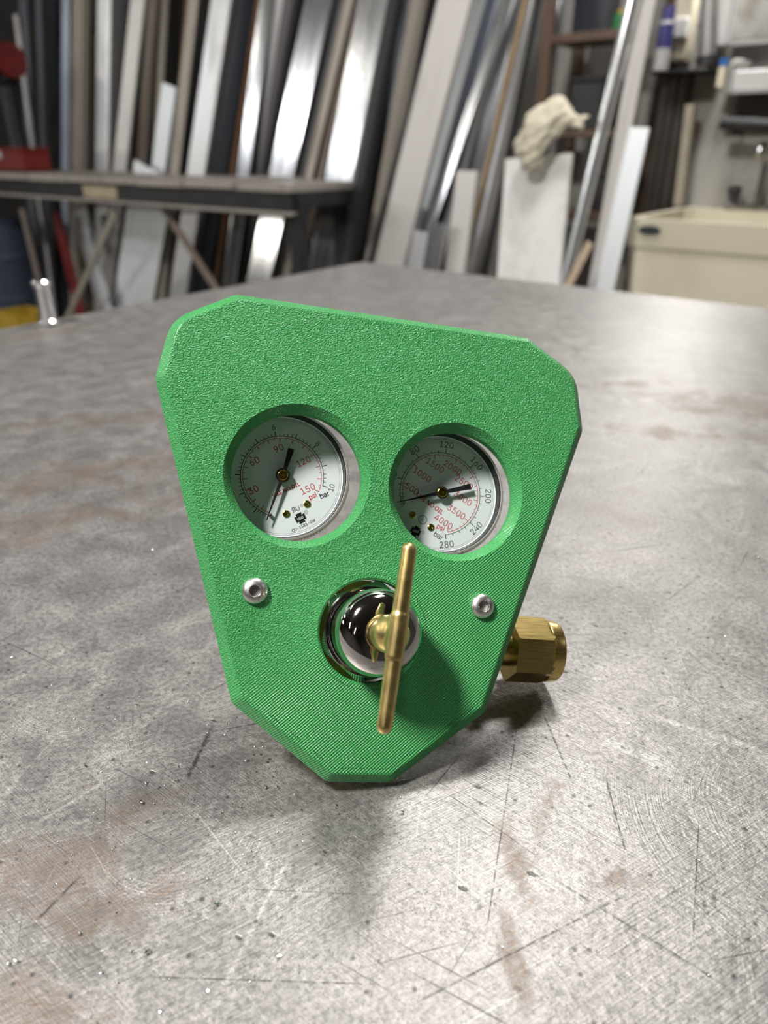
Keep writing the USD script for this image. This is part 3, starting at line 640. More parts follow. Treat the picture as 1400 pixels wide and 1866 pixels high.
def bar(name, label, cat_, kind, a, b, wpx, d, mat, top=None, yaw=0.0, group=None, th=None):
    """Stock leaning on the wall: a and b are two points of its centre line in the picture (a the upper), wpx its width there.
    It stands on the floor and, unless a is its real end (top=True), runs on up to a height of its own."""
    reach, d0 = rng.uniform(1.75, 2.35), d
    for k in range(41):
        d = d0 + (k + 1) // 2 * .006 * (1 if k % 2 else -1)
        if d < .02: continue
        A, B = at_wall(*a, d + .35, TILT), at_wall(*b, d + .35, TILT)
        ax_ = (A - B) / np.linalg.norm(A - B); mid_ = (A + B) / 2
        dep = (mid_ - CAM) @ np.array([0, math.cos(PITCH), -math.sin(PITCH)])
        lean = math.atan2(abs(a[0] - b[0]), abs(a[1] - b[1]))
        w = wpx * math.cos(lean) / (abs(pix(mid_ + E * .01)[0] - pix(mid_ - E * .01)[0]) / .02) * (.9 if b[0] < 480 else 1.0)
        foot = B - ax_ * ((B[2]) / ax_[2])
        head = A if top else A + ax_ * max(.05, (reach - A[2])) / ax_[2]
        L = np.linalg.norm(head - foot)
        th = th or min(.04, max(.006, w * .22))
        if kind in ('angle', 'channel'): th = max(th, w * .5)
        sec = section(kind, w, th)
        m = trimesh.creation.extrude_polygon(sec, L - .004, engine='earcut')
        if kind == 'round' and L > .1: pass
        y = -(N - ax_ * (N @ ax_)); y /= np.linalg.norm(y)         # into the wall
        x = np.cross(y, ax_)
        c, s_ = math.cos(math.radians(yaw)), math.sin(math.radians(yaw)); x, y = x * c + y * s_, y * c - x * s_
        # lift until the lowest corner stands on the floor
        v = m.vertices; low = (v[:, 0] * x[2] + v[:, 1] * y[2] + v[:, 2] * ax_[2]).min() + foot[2]
        foot = foot + np.array([0, 0, .001 - low])
        M = np.eye(4); M[0, :3], M[1, :3], M[2, :3], M[3, :3] = x, y, ax_, foot
        wm = m.copy(); wm.apply_transform(M.T); man, bb = solid(wm)
        if clear_of(man, bb): break
    else: print('no room for', label)
    if abs(d - d0) > .04: print('moved', label, round(d - d0, 3))
    SOLID.append((man, bb))
    q = usdkit.mesh(stage, path_for(name), m, MAT[mat], smooth=30)
    q.AddTransformOp().Set(Gf.Matrix4d(*M.ravel().tolist()))
    return data(q.GetPrim(), label=label, category=cat_, group=group)
m = wbox(1.0, 6.6, .02, 2.9, .004, .02, .003)
obj('backing_sheet', m, MAT['sheet'], smooth=False, at=base_of(m), label='black wall sheeting behind the leaning metal bars', cat='wall panel')

# ------------------------------------------------------------------ workbench at the left, with what stands on and under it
BD = 1.0
t0 = at_wall(640, 340, BD); sR = s_of(at_wall(532, 345, BD)); sL = s_of(at_wall(-60, 330, BD)); zt = float(t0[2])
bp = wall_point((sR + sL) / 2, 0, BD - .12)
bench = thing('workbench', 'dark steel workbench beam with worn top plates at the left', 'workbench', bp)
def BO(name, m, mat, **k):
    SOLID.append(solid(m)); v = m.copy(); v.apply_translation(-bp); return obj(name, v, MAT[mat], bench, smooth=False, **k)
cuts = [sR] + [s_of(at_wall(u, 340, BD)) for u in (430, 340, 255, 125, 60)] + [sL]
for i in range(6):
    BO('top_plate', wbox(min(cuts[i], cuts[i + 1]) + .002, max(cuts[i], cuts[i + 1]) - .002, zt - .030 + .003 * (i % 2), zt + .004 * ((i * 5) % 3), BD - .40, BD + .012 + .006 * (i % 3), .003), 'bench')
bs = sR + .01
BO('beam', wbox(bs, sL, zt - .098, zt - .031, BD - .03, BD, .003), 'black')
BO('beam', wbox(sR, sR + .03, zt - .085, zt - .031, BD - .38, BD - .03, .003), 'black')
BO('lower_flange', wbox(bs, sL, zt - .112, zt - .098, BD - .05, BD + .01, .002), 'bench')
BO('beam', wbox(sR, sL, zt - .098, zt - .031, BD - .39, BD - .36, .003), 'black')
def strut(u0, v0, u1, v1, w, d, mat, name='brace'):
    A, B = at_wall(u0, v0, d), at_wall(u1, v1, d); ax_ = (B - A) / np.linalg.norm(B - A)
    if B[2] > 0: B = A + ax_ * (A[2] / -ax_[2] - .004)
    L = np.linalg.norm(B - A); x = np.cross(N, ax_); m = place(rbox(-w / 2, -.008, 0, w / 2, .008, L, .002), x, np.cross(ax_, x), ax_, A); BO(name, m, mat)
s1 = s_of(at_wall(536, 400, BD - .03)); BO('leg', wbox(s1 - .03, s1 + .03, .001, zt - .05, BD - .08, BD - .03, .003), 'black')
s2 = s_of(at_wall(640, 400, BD - .40)); BO('leg', wbox(s2 + .0, s2 + .05, .001, zt - .05, BD - .39, BD - .34, .003), 'black')
strut(212, 384, 150, 520, .035, BD - .06, 'tan'); strut(297, 378, 389, 518, .035, BD - .085, 'brown')
strut(40, 380, 68, 500, .04, BD - .05, 'brown')
m = wbox(s_of(at_wall(214, 358, BD)), s_of(at_wall(154, 358, BD)), zt - .092, zt - .040, BD + .0008, BD + .002, 0); obj('sticker', m, MAT['sticker'], smooth=False, at=base_of(m), label='small yellowed paper sticker on the dark workbench beam', cat='sticker')
# red things in the dark far left
def on_bench(name, label, cat_, u0, v0, u1, d, depth): pass
zb = zt + .010
def boxd(u0, u1, z0, v0, d, depth, c=.006):
    a, b = at_wall(u0, 320, d), at_wall(u1, 320, d); zz = float(at_wall((u0 + u1) / 2, v0, d)[2]); s0, s1_ = sorted((s_of(a), s_of(b))); return (s0, s1_, z0, zz, d - depth, d, c)
q = boxd(-30, 47, zb, 276, BD - .03, .16, .008); m = wbox(*q); tb = base_of(m)
tbx = thing('toolbox', 'small red metal toolbox on the workbench at the left edge', 'toolbox', tb)
def sub(T, o, name, m, mat, smooth=30, **k):
    SOLID.append(solid(m)); v = m.copy(); v.apply_translation(-np.asarray(o)); return obj(name, v, MAT[mat], T, smooth=smooth, **k)
sub(tbx, tb, 'body', m, 'red', False)
sub(tbx, tb, 'lid', wbox(q[0] - .004, q[1] + .004, q[3] - .002, q[3] + .018, q[4] - .004, q[5] + .004, .005), 'red', False)
sub(tbx, tb, 'latch', wbox((q[0] + q[1]) / 2 - .02, (q[0] + q[1]) / 2 + .02, q[3] - .035, q[3] + .004, q[5], q[5] + .006, .001), 'light_grey', False)
# bench grinder: red body, curved silver guard, dark stand
gc = at_wall(4, 112, .72); go = np.array([gc[0], gc[1], zb])
gr = thing('bench_grinder', 'red grinder with a curved silver guard on the workbench at far left', 'grinder', go)
def gxf(m, p): return place(m, E, N, [0, 0, 1], p)
mot = trimesh.creation.cylinder(.085, .22, sections=40); mot.apply_transform(trimesh.transformations.rotation_matrix(math.pi / 2, [0, 1, 0])); sub(gr, go, 'motor', gxf(mot, gc), 'red')
def gguard(w): 
    t = np.linspace(-.3, 2.6, 28); o = np.c_[np.cos(t), np.sin(t)]; m = trimesh.creation.extrude_polygon(Polygon(np.vstack([o * .125, (o * .108)[::-1]])), .05, engine='earcut')
    m.apply_transform(trimesh.transformations.rotation_matrix(math.pi / 2, [1, 0, 0])); return m
sub(gr, go, 'guard', gxf(gguard(0), gc + N * .11), 'polished')
wh = trimesh.creation.cylinder(.1, .03, sections=40); wh.apply_transform(trimesh.transformations.rotation_matrix(math.pi / 2, [1, 0, 0])); sub(gr, go, 'grinding_wheel', gxf(wh, gc + N * .095), 'grey')
sub(gr, go, 'stand', gxf(cat(lathe([(0, .001), (.08, .001), (.08, .02), (.05, .04), (.045, gc[2] - zb - .12), (.07, gc[2] - zb - .09), (.07, gc[2] - zb - .07), (0, gc[2] - zb - .07)], 32)), go), 'darkblue')
knob = trimesh.creation.icosphere(2, .022); sub(gr, go, 'knob', gxf(knob, gc + N * .12 + E * -.02 + np.array([0, 0, -.15])), 'white_plastic')
arm = tube([gc + N * .08 + np.array([0, 0, -.08]), gc + N * .11 + E * -.02 + np.array([0, 0, -.15])], .008); sub(gr, go, 'tool_rest', arm, 'grey')
# below the bench
dp = at_wall(18, 455, .76); dz = float(at_wall(18, 400, .76)[2]); do = np.array([dp[0], dp[1], 0])
dr_ = thing('plastic_drum', 'dark blue plastic drum under the workbench at the left edge', 'drum', do)
R0 = .16; sub(dr_, do, 'body', place(lathe([(0, .001), (R0 * .92, .001), (R0, .03), (R0, dz * .3), (R0 * 1.04, dz * .33), (R0, dz * .36), (R0, dz * .66), (R0 * 1.04, dz * .69), (R0, dz * .72), (R0 * .95, dz - .02), (0, dz - .02)], 48), [1, 0, 0], [0, 1, 0], [0, 0, 1], do), 'blue_plastic')
sub(dr_, do, 'lid', place(lathe([(0, dz - .02), (R0 * .97, dz - .02), (R0 * .99, dz - .01), (R0 * .95, dz), (0, dz)], 48), [1, 0, 0], [0, 1, 0], [0, 0, 1], do), 'blue_plastic')
yp = at_wall(40, 572, .95); yo = np.array([yp[0], yp[1], 0]); m = gxf(cat(rbox(-.13, -.1, .001, .13, .1, max(.05, yp[2] + .02), .006)), yo)
yc = thing('yellow_crate', 'yellow crate on the floor, showing over the table at far left', 'crate', yo)
zc = max(.05, float(yp[2]) + .02)
for s0, s1_, d0, d1 in ((-.14, .14, -.11, -.1), (-.14, .14, .1, .11), (-.14, -.13, -.1, .1), (.13, .14, -.1, .1)): sub(yc, yo, 'side', gxf(rbox(s0, d0, .001, s1_, d1, zc, .002), yo), 'yellow', False)
sub(yc, yo, 'bottom', gxf(rbox(-.13, -.1, .001, .13, .1, .012), yo), 'yellow', False)

# ------------------------------------------------------------------ brown shelving, with the glove and a bottle
SD = .30
a0, a1 = at_wall(993, 100, SD), at_wall(1160, 100, SD); sA, sB = s_of(a0), s_of(a1)
so = wall_point((sA + sB) / 2, 0, SD / 2); shv = thing('shelving', 'brown wooden shelving behind the leaning bars, right of centre', 'shelf', so)
for s_ in (sA, sB):
    for d_ in (.03, SD): sub(shv, so, 'upright', wbox(s_ - .022, s_ + .022, .001, 2.1, d_ - .03, d_, .002), 'shelf', False)
shz = []
for v0, v1 in ((57, 74), (236, 250), (386, 404)):
    zt_, zl = float(at_wall(1080, v0, SD)[2]), float(at_wall(1080, v1, SD)[2]); shz.append(zt_); sub(shv, so, 'shelf_board', wbox(sB + .023, sA - .023, zl, zt_, .13, SD + .004, .002), 'shelf', False)
def bottle(name, label, u, v_top, z0, d, r, mat, capmat):
    p = at_wall(u, 40, d); zt_ = float(at_wall(u, v_top, d)[2]); h = max(.06, zt_ - z0); o = np.array([p[0], p[1], z0])
    T = thing(name, label, 'bottle', o)
    obj('body', lathe([(0, .001), (r, .001), (r, h * .68), (r * .45, h * .82), (r * .42, h * .86), (0, h * .86)], 32), MAT[mat], T)
    obj('cap', lathe([(0, h * .85), (r * .5, h * .85), (r * .5, h * .98), (r * .42, h), (0, h)], 24), MAT[capmat], T)
bottle('bottle', 'green bottle with a yellow cap on the top brown shelf', 1131, 18, shz[0], SD - .08, .026, 'greenp', 'yellow')
def bin_(u0, u1, k, h, mat, label):
    a, b = s_of(at_wall(u0, 150, SD)), s_of(at_wall(u1, 150, SD)); o = wall_point((a + b) / 2, shz[k], SD / 2); w_ = abs(a - b) / 2
    T = thing('bin', label, 'bin', o)
    sub(T, o, 'body', gxf(rbox(-w_, -.1, .001, w_, .1, h, .006), o), mat, False); sub(T, o, 'rim', gxf(rbox(-w_ - .006, -.106, h - .001, w_ + .006, .106, h + .012, .003), o), mat, False)
bin_(1030, 1090, 1, .16, 'dark_plastic', 'black plastic bin on the middle brown shelf')
bin_(1020, 1065, 0, .14, 'darkblue', 'dark metal bin on the top brown shelf')
bin_(1090, 1150, 2, .12, 'dark_plastic', 'low black bin on the lowest brown shelf')

# cream leather glove hung over the top of the white board
def gl(u, v, dd=0.0): return at_wall(u, v, .46 + .35 * (1 - 1.1 / 2.4) + .068 + dd)
gp = gl(985, 285); K = 2.95 / FPX
limbs = [((972, 288), (985, 235), 22, 30), ((985, 235), (1010, 205), 30, 21), ((950, 268), (975, 238), 14, 22), ((1008, 205), (1018, 190), 17, 10), ((1008, 212), (1045, 218), 17, 12), ((1045, 218), (1067, 214), 11, 6.5),
         ((1045, 222), (1060, 228), 10, 6), ((990, 250), (1025, 222), 20, 13), ((966, 285), (976, 297), 16, 10), ((948, 262), (950, 274), 9, 7)]
man = m3.Manifold()
for (a, b, ra, rb) in limbs:
    A, B = gl(*a), gl(*b); man += (ball(A, ra * K * .86) + ball(B, rb * K * .86)).hull()
gm = tm(man.refine_to_length(.005)); gm.merge_vertices(); trimesh.smoothing.filter_taubin(gm, .5, -.53, 12)
vn = gm.vertex_normals; q = gm.vertices
fold = meshkit.fbm(np.c_[(q @ E) * 24 + q[:, 2] * 16, (q @ N) * 12, q[:, 2] * 10 - (q @ E) * 4], 4, 3)
rid = 1 - np.abs(2 * meshkit.fbm(np.c_[(q @ E) * 30 + q[:, 2] * 34, (q @ N) * 10, (q[:, 2] - (q @ E)) * 9], 3, 11) - 1)
v2 = q + vn * ((fold - .5) * .030 + (rid - .75) * .024)[:, None]
gm = trimesh.Trimesh(gp + (v2 - gp) - N * ((v2 - gp) @ N * .35)[:, None], gm.faces, process=False)
obj('leather_glove', gm, MAT['cloth'], smooth=True, at=base_of(gm), label='crumpled cream leather glove hung over the worn white board', cat='glove')

# ------------------------------------------------------------------ right: board, panel box, sink and what hangs above it
def wall_obj(name, label, cat_, parts):
    o = None; T = None
    for nm, m, mat, *k in parts:
        if T is None: o = base_of(m); T = thing(name, label, cat_, o)
        sub(T, o, nm, m, mat, *(k or [30]))
m = wallbox(1184, 132, 1228, 600, .10, .098); z = m.bounds; sx0, sx1 = s_of(at_wall(1182, 300, .10)), s_of(at_wall(1226, 300, .10))
wall_obj('dark_board', 'tall dark wooden boards on the wall left of the sink', 'board', [('plank', wbox(sx0 - (sx0 - sx1) * (k + 1) / 3 + .002, sx0 - (sx0 - sx1) * k / 3 - .002, .001, float(at_wall(1214, 132, .1)[2]) + .004 * k, .002, .09 + .006 * (k % 2), .003), 'dark_wood', False) for k in range(3)])
m = wallbox(1185, 124, 1290, 136, .17, .168); obj('wall_bracket', m, MAT['black'], smooth=False, at=base_of(m), label='black ledge under the beige electrical box', cat='ledge')
zl_ = float(m.bounds[1, 2])
mb = wallbox(1214, -60, 1276, 114, .07, .067)
wall_obj('electrical_box', 'beige electrical box on the wall behind the white socket', 'electrical box', [('case', mb, 'beige', False), ('cover', wallbox(1218, -55, 1272, 109, .076, .006), 'beige', False)])
mo = wallbox(1223, 29, 1255, 71, .11, .033, .006)
wall_obj('wall_socket', 'white socket box with a dark hole on the beige panel', 'socket', [('case', mo, 'white_plastic', False), ('cover', wallbox(1226, 33, 1252, 67, .113, .003, .001), 'white_plastic', False), ('hole', wallbox(1225, 40, 1231, 49, .1135, .002, 0), 'black', False)])
def can(name, label, u0, u1, v0, d, mat, cmat):
    p = at_wall((u0 + u1) / 2, 100, d); r = abs(s_of(at_wall(u0, 100, d)) - s_of(at_wall(u1, 100, d))) / 2 * .9; h = float(at_wall((u0 + u1) / 2, v0, d)[2]) - zl_; o = np.array([p[0], p[1], zl_])
    T = thing(name, label, 'spray can', o)
    obj('body', lathe([(0, .001), (r, .001), (r * 1.03, .004), (r, .008), (r, h * .45), (r, h * .449), (r, h * .74), (r * .8, h * .80), (0, h * .80)], 32), MAT['light_grey'], T)
    obj('wrap', lathe([(r * 1.0, h * .36), (r * 1.012, h * .36), (r * 1.012, h * .73), (r, h * .73)], 32), MAT[mat], T, label='violet-blue printed wrap')
    obj('cap', lathe([(0, h * .79), (r * .86, h * .79), (r * .86, h * .98), (r * .8, h), (0, h)], 32), MAT[cmat], T)
can('spray_can', 'violet-blue and grey spray can standing left of the white socket', 1193, 1222, 14, .15, 'violet', 'violet')
p0_, p1_ = at_wall(1289, 118, .12), at_wall(1297, -80, .12)
hd = p1_ - p0_; m = tube([p0_, p0_ + hd * .3, p1_], .03, 24)
wall_obj('wall_pipe', 'dark grey vertical pipe on the wall right of the beige box', 'pipe', [('pipe', m, 'grey'), ('collar', tube([p0_ + hd * .02, p0_ + hd * .08], .036, 24), 'black'), ('bracket', wallbox(1270, 40, 1318, 52, .095, .094), 'black', False)])
A_, Bq = at_wall(1257, 190, .135), at_wall(1234, 376, .135)
def edge_strip():
    ax_ = (A_ - Bq) / np.linalg.norm(A_ - Bq); L = np.linalg.norm(A_ - Bq); x = np.cross(-N, ax_); return place(rbox(-.016, -.02, 0, .016, .02, L, .003), x, np.cross(ax_, x), ax_, Bq - N * .02)
m = edge_strip(); obj('wood_batten', m, MAT['batten'], smooth=False, at=base_of(m), label='pale wooden batten slanting down the wall to the sink corner', cat='batten')
# mirror cabinet
md = .10
wall_obj('mirror_cabinet', 'dusty mirror cabinet with a light metal frame at top right', 'cabinet',
         [('body', wallbox(1322, -90, 1470, 82, md - .006, md - .008), 'light_grey', False), ('mirror', wallbox(1331, -84, 1462, 72, md, .006, 0), 'mirror', False), ('frame', wallbox(1322, -90, 1332, 82, md + .008, .014, .002), 'light_grey', False),
          ('frame', wallbox(1332, 71, 1470, 81, md + .008, .014, .002), 'light_grey', False), ('frame', wallbox(1461, -90, 1470, 71, md + .008, .014, .002), 'light_grey', False)])
# towel dispenser with things on it
dd_ = .15
md_ = wallbox(1329, 120, 1480, 168, dd_, .148, .006); zd = float(md_.bounds[1, 2])
wall_obj('shelf_box', 'light grey steel shelf box on the wall above the sink', 'shelf', [('body', md_, 'light_grey', False), ('lip', wallbox(1327, 163, 1482, 169, dd_ + .01, .012, .002), 'light_grey', False), ('end_plate', wallbox(1327, 116, 1333, 168, dd_ + .004, .152, .002), 'light_grey', False)])
p = at_wall(1346, 112, dd_ - .05); o = np.array([p[0], p[1], zd]); 
o[2] += .006; T = thing('soap_dish', 'small white dish on the light grey wall shelf box', 'dish', o); obj('dish', lathe([(0, .001), (.03, .001), (.045, .022), (.042, .022), (.028, .005), (0, .005)], 32), MAT['white_plastic'], T); obj('soap', rbox(-.02, -.014, .0052, .02, .014, .03, .006), MAT['white_plastic'], T, smooth=False)
p = at_wall(1321, 110, dd_ - .02); zs = float(at_wall(1321, 158, dd_)[2]); h = float(at_wall(1321, 106, dd_)[2]) - zs; o = np.array([p[0], p[1], zs]) 
T = thing('glue_bottle', 'yellowed bottle with bright blue cap at the shelf box end', 'bottle', o)
obj('body', lathe([(0, 0), (.0145, 0), (.0145, h * .72), (.010, h * .76), (0, h * .76)], 24), MAT['cream'], T); obj('cap', lathe([(0, h * .755), (.0155, h * .755), (.0155, h * .99), (.012, h), (0, h)], 24), MAT['bright_blue'], T, label='bright blue cap')
# dark recess with rail
wall_obj('towel_rail', 'dark steel rail on the wall between shelf box and faucet', 'rail', [('rail', tube([at_wall(1315, 224, .16), at_wall(1490, 232, .16)], .021, 20), 'black'), ('bracket', wallbox(1330, 205, 1342, 245, .15, .149, .002), 'black', False), ('bracket', wallbox(1462, 210, 1474, 250, .15, .149, .002), 'black', False), ('back_plate', wallbox(1318, 168, 1488, 246, .012, .010, .002), 'dark_wood', False)])

# the sink
A = at_wall(1143, 393, 0); 
Ks = (.90 - CAM[2]) / ray(1137, 397)[2]; FL = CAM + ray(1137, 397) * Ks          # front left corner of the rim
fd = float((FL - W0) @ N); fs = s_of(FL); SW, RZ_ = .66, .90
sk_o = wall_point(fs - SW / 2, 0, fd / 2)
sink = thing('laundry_sink', 'cream plastic laundry sink with an oval badge against the wall', 'sink', sk_o)
def frustum(s0, s1_, d0, d1, z0, z1, inset, c=.01):
    pts = []
    for z_, k in ((z0, inset), (z1, 0.0)):
        for cs in (0, 1):
            for (ss, dd) in ((s0 + k, d0 + k), (s1_ - k, d0 + k), (s0 + k, d1 - k), (s1_ - k, d1 - k)):
                mx, my = (s0 + s1_) / 2, (d0 + d1) / 2
                pts.append((ss + np.sign(mx - ss) * c * cs, dd + np.sign(my - dd) * c * (1 - cs), z_))
    return m3.Manifold.hull_points(np.array(pts, float))
sL_, sR_ = fs - .014, fs - SW + .014
tub = frustum(sR_, sL_, .05, fd - .016, .30, RZ_ - .05, .035, .03) - frustum(sR_ + .018, sL_ - .018, .068, fd - .034, .32, RZ_ + .01, .035, .03)
rim = frustum(fs - SW, fs, .004, fd, RZ_ - .085, RZ_, .012, .018) - frustum(fs - SW + .034, fs - .034, .12, fd - .034, RZ_ - .2, RZ_ + .1, .0, .03)
def wx(m): return place(tm(m), E, N, [0, 0, 1], W0)
sub(sink, sk_o, 'basin', wx(tub), 'cream', 20); sub(sink, sk_o, 'rim', wx(rim), 'cream', 20)
for ss in (fs - .07, fs - SW + .07):
    for dd in (.09, fd - .09): sub(sink, sk_o, 'leg', wbox(ss - .018, ss + .018, .001, .34, dd - .018, dd + .018, .003), 'white_plastic', False)
bc = at_wall(1183, 419, fd); el = trimesh.creation.cylinder(1, .006, sections=40); el.apply_scale([.036, .013, 1]); el.apply_transform(trimesh.transformations.rotation_matrix(math.pi / 2, [1, 0, 0])); sub(sink, sk_o, 'badge', gxf(el, bc + N * -.002), 'oval', 30, label='dark oval badge')
# faucet on the back ledge
fc = at_wall(1378, 380, .075); fo = np.array([fc[0], fc[1], RZ_])
fau = thing('faucet', 'dark chrome two-handle faucet on the back ledge of the sink', 'faucet', fo)
obj('base', gxf(rbox(-.11, -.028, .001, .11, .028, .022, .008), np.zeros(3)), MAT['bare_chrome'], fau, smooth=False)
for sx in (-.085, .085):
    o = E * sx; obj('handle', gxf(lathe([(0, .02), (.02, .02), (.017, .045), (.024, .055), (.024, .072), (.016, .08), (0, .08)], 28), o), MAT['dark_plastic'], fau)
pts_ = [np.array([0, 0, .02])] + [np.array([0, 0, .02 + .13 * t]) for t in (.4, .8, 1)] + [N * (.07 * (1 - math.cos(t))) + np.array([0, 0, .15 + .06 * math.sin(t)]) for t in np.linspace(.3, 2.7, 9)]
obj('spout', tube(pts_, .012, 18), MAT['bare_chrome'], fau)

# ------------------------------------------------------------------ the bars themselves, left to right
B_ = bar
B_('steel_rod', 'thin grey rod standing at the far left, its end below the picture top', 'rod', 'round', (25, 28), (42, 160), 7, .34, 'grey', True)
B_('flat_bar', 'dark grey flat bar just right of the short grey rod at far left', 'metal bar', 'flat', (42, 0), (49, 160), 11, .26, 'darkblue', yaw=20)
B_('angle_bar', 'dim dark angle bar second from the short grey rod at far left', 'metal bar', 'angle', (70, 0), (82, 325), 10, .16, 'blue')
B_('flat_bar', 'dark blackish flat bar left of the blue-grey flat at the left', 'metal bar', 'flat', (98, 0), (104, 325), 13, .12, 'darkblue')
B_('flat_bar', 'narrow blue-grey flat bar touching the ribbed brown rod on its left', 'metal bar', 'flat', (120, 0), (119, 325), 12, .22, 'blue', yaw=8)
B_('ribbed_rod', 'grey-brown ribbed rod standing upright above the yellowed sticker, left', 'rod', 'ribbed', (137, 0), (133, 325), 18, .28, 'tan')
B_('flat_bar', 'narrow dark blue flat touching the ribbed brown rod on its right', 'metal bar', 'flat', (150, 0), (145, 325), 9, .20, 'blue')
B_('flat_bar', 'short dark brown flat bar between the ribbed rod and the dull square tube', 'metal bar', 'flat', (163, 64), (164, 325), 16, .17, 'brown', True)
B_('square_tube', 'dull silver square tube standing upright above the yellowed sticker', 'metal tube', 'square', (189, 0), (185, 325), 26, .29, 'dull')
B_('flat_bar', 'grey-brown flat bar leaning right, first past the dull square tube', 'metal bar', 'flat', (252, 0), (217, 325), 19, .24, 'mill', yaw=14)
B_('flat_bar', 'short grey-brown offcut behind the first leaning flat right of the dull square tube', 'metal bar', 'flat', (231, 132), (211, 325), 14, .18, 'brown', True)
B_('angle_bar', 'brown angle bar left of the short pale flat above the workbench', 'metal bar', 'angle', (279, 0), (256, 325), 17, .22, 'brown')
B_('flat_bar', 'narrow light tan strip right behind the short pale flat', 'metal bar', 'flat', (299, 0), (281, 325), 14, .23, 'tan', yaw=-12)
B_('wide_flat', 'short pale blue-grey flat bar, its square end in mid picture height, left', 'metal bar', 'flat', (309, 161), (280, 380), 26, .28, 'pale', True)
B_('wide_flat', 'wide pale grey flat seen below the workbench beam between its two braces', 'metal bar', 'flat', (283, 330), (247, 550), 74, .335, 'pale', True, th=.006)
B_('steel_rod', 'dark reddish rod leaning left of the thin light tan bar', 'rod', 'round', (340, 0), (318, 260), 10, .20, 'rust')
B_('flat_bar', 'thin light tan bar leaning, between a reddish rod and a wide light grey flat', 'metal bar', 'flat', (353, 0), (317, 325), 14, .30, 'tan', yaw=16)
B_('wide_flat', 'wide light grey flat bar leaning over black, left of the middle', 'metal bar', 'flat', (405, 0), (357, 325), 32, .30, 'dull', yaw=6)
B_('flat_bar', 'thin grey strip on the right edge of the wide light grey flat', 'metal bar', 'flat', (428, 0), (379, 325), 8, .24, 'grey')
B_('wide_flat', 'wide black sheet strip leaning between the light grey flat and a polished tube', 'metal bar', 'flat', (448, 0), (396, 325), 34, .16, 'darkblue', yaw=10)
B_('flat_bar', 'thin rust-brown strip leaning at the left of the polished square tube', 'metal bar', 'flat', (470, 0), (421, 325), 8, .19, 'rust')
B_('square_tube', 'polished square tube with a white glint near the picture top, left half', 'metal tube', 'square', (487, 0), (443, 325), 24, .31, 'polished', yaw=12)
B_('channel', 'grey channel leaning right beside the polished square tube', 'metal bar', 'channel', (525, 0), (467, 325), 19, .27, 'grey')
B_('wide_flat', 'wide bright aluminium flat with yellowish glare, left of three thin brown bars', 'metal bar', 'flat', (584, 0), (513, 328), 48, .29, 'polished', yaw=-4)
B_('flat_bar', 'grey first of three thin bars between the two widest bright flats', 'metal bar', 'flat', (620, 0), (546, 328), 13, .24, 'grey', yaw=12)
B_('angle_bar', 'tan middle one of three thin bars between the two widest bright flats', 'metal bar', 'angle', (637, 0), (562, 328), 13, .27, 'tan')
B_('flat_bar', 'brown last of three thin bars between the two widest bright flats', 'metal bar', 'flat', (652, 0), (581, 328), 15, .25, 'brown', yaw=-14)
B_('wide_flat', 'wide mirror-bright aluminium flat leaning left of the black post', 'metal bar', 'flat', (682, 0), (618, 328), 47, .31, 'polished', yaw=5)
B_('black_post', 'black square post leaning at the right end of the workbench', 'post', 'square', (716, 0), (656, 330), 18, .40, 'black')
B_('round_tube', 'blue-grey round tube behind, right of the black post', 'metal tube', 'pipe', (734, 0), (692, 400), 24, .10, 'blue')
B_('flat_bar', 'olive-tan flat bar behind, left of the wide matt steel plank', 'metal bar', 'flat', (763, 0), (704, 330), 26, .16, 'tan', yaw=10)
B_('angle_bar', 'thin bright angle bar along the left edge of the wide matt steel plank', 'metal bar', 'angle', (799, 0), (675, 475), 12, .36, 'polished', yaw=-20)
B_('wide_flat', 'wide matt grey steel plank leaning at top centre', 'metal plank', 'flat', (830, 0), (711, 480), 54, .33, 'mill', yaw=3)
B_('wide_flat', 'white-scaled wide flat behind the right edge of the matt steel plank', 'metal bar', 'flat', (873, 0), (795, 300), 30, .13, 'pale', yaw=-5)
B_('flat_bar', 'dark blue-grey flat leaning between matt steel plank and bright angle bar', 'metal bar', 'flat', (893, 20), (806, 330), 20, .20, 'blue', yaw=14)
B_('angle_bar', 'long white-bright angle bar leaning steeply right of the matt steel plank', 'metal bar', 'angle', (905, 60), (778, 432), 17, .34, 'polished', yaw=-10)
B_('flat_bar', 'grey flat bar between the white-bright angle and the bright tube at centre right', 'metal bar', 'flat', (921, 0), (838, 320), 17, .26, 'dull', yaw=-8)
B_('square_tube', 'bright square tube leaning left of a thin ochre strip, right of centre', 'metal tube', 'square', (937, 0), (868, 330), 24, .30, 'alu', yaw=9)
B_('wood_strip', 'thin ochre strip along the right edge of the bright leaning square tube', 'strip', 'flat', (955, 10), (881, 330), 6, .32, 'ochre')
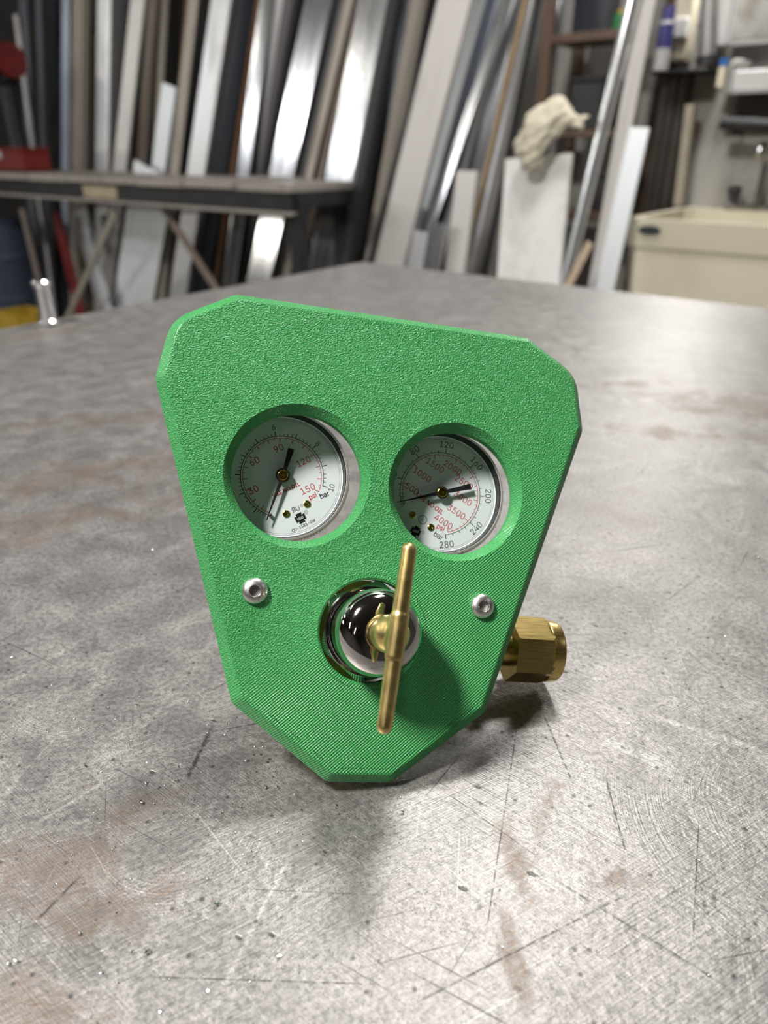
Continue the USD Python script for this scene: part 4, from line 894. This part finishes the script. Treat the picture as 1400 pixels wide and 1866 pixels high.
B_('flat_bar', 'narrow grey flat bar right of the thin ochre strip', 'metal bar', 'flat', (965, 0), (893, 330), 10, .28, 'dull', yaw=-18)
B_('steel_rod', 'dark steel rod leaning left of the brown shelving', 'rod', 'round', (980, 0), (915, 330), 9, .20, 'darkblue')
B_('offcut', 'short light grey offcut, lowest, below the foot of the white-bright angle', 'offcut', 'channel', (768, 424), (757, 490), 26, .44, 'dull', True)
B_('offcut', 'short bright flat offcut right beside the lowest light grey channel offcut', 'offcut', 'flat', (805, 408), (789, 490), 20, .47, 'alu', True, yaw=8)
B_('offcut', 'mid-height grey flat offcut with brown right edge, left of the glove board', 'offcut', 'flat', (851, 311), (829, 490), 38, .43, 'mill', True, yaw=-4)
p0_, p1_ = at_wall(1000, 170, .075), at_wall(1023, 0, .075); hd = (p1_ - p0_) / np.linalg.norm(p1_ - p0_); m = tube([p0_ - hd * (p0_[2] / hd[2]) + hd * .004, p1_ + hd * .45], .012, 20)
obj('steel_rod', m, MAT['alu'], at=base_of(m), label='thin bright rod seen behind the brown shelving, right of centre', cat='rod')
B_('white_board', 'worn white board standing under the cream leather glove', 'board', 'flat', (979, 290), (961, 507), 116, .46, 'white_board', True, th=.018)
B_('round_tube', 'long bright round tube leaning right across the brown shelving', 'metal tube', 'pipe', (1148, 0), (1032, 500), 22, .48, 'alu')
B_('flat_bar', 'long grey-tan flat bar leaning right beside the long bright round tube', 'metal bar', 'flat', (1179, 0), (1086, 514), 29, .44, 'mill', yaw=-6)
B_('flat_bar', 'short light grey flat bar leaning next to the cream sink', 'metal bar', 'flat', (1166, 232), (1103, 521), 34, .53, 'pale', True, yaw=4)
B_('wood_strip', 'short tan wooden stick leaning at the foot of the grey-tan flat bar', 'stick', 'flat', (1076, 443), (1040, 514), 15, .60, 'wood', True)
B_('flat_bar', 'short red painted bar leaning below the workbench beam, left', 'metal bar', 'flat', (100, 392), (122, 480), 15, .52, 'red', True)
B_('wide_flat', 'short pale flat under the workbench, right of the short red bar', 'metal bar', 'flat', (144, 392), (166, 480), 24, .42, 'pale', True)
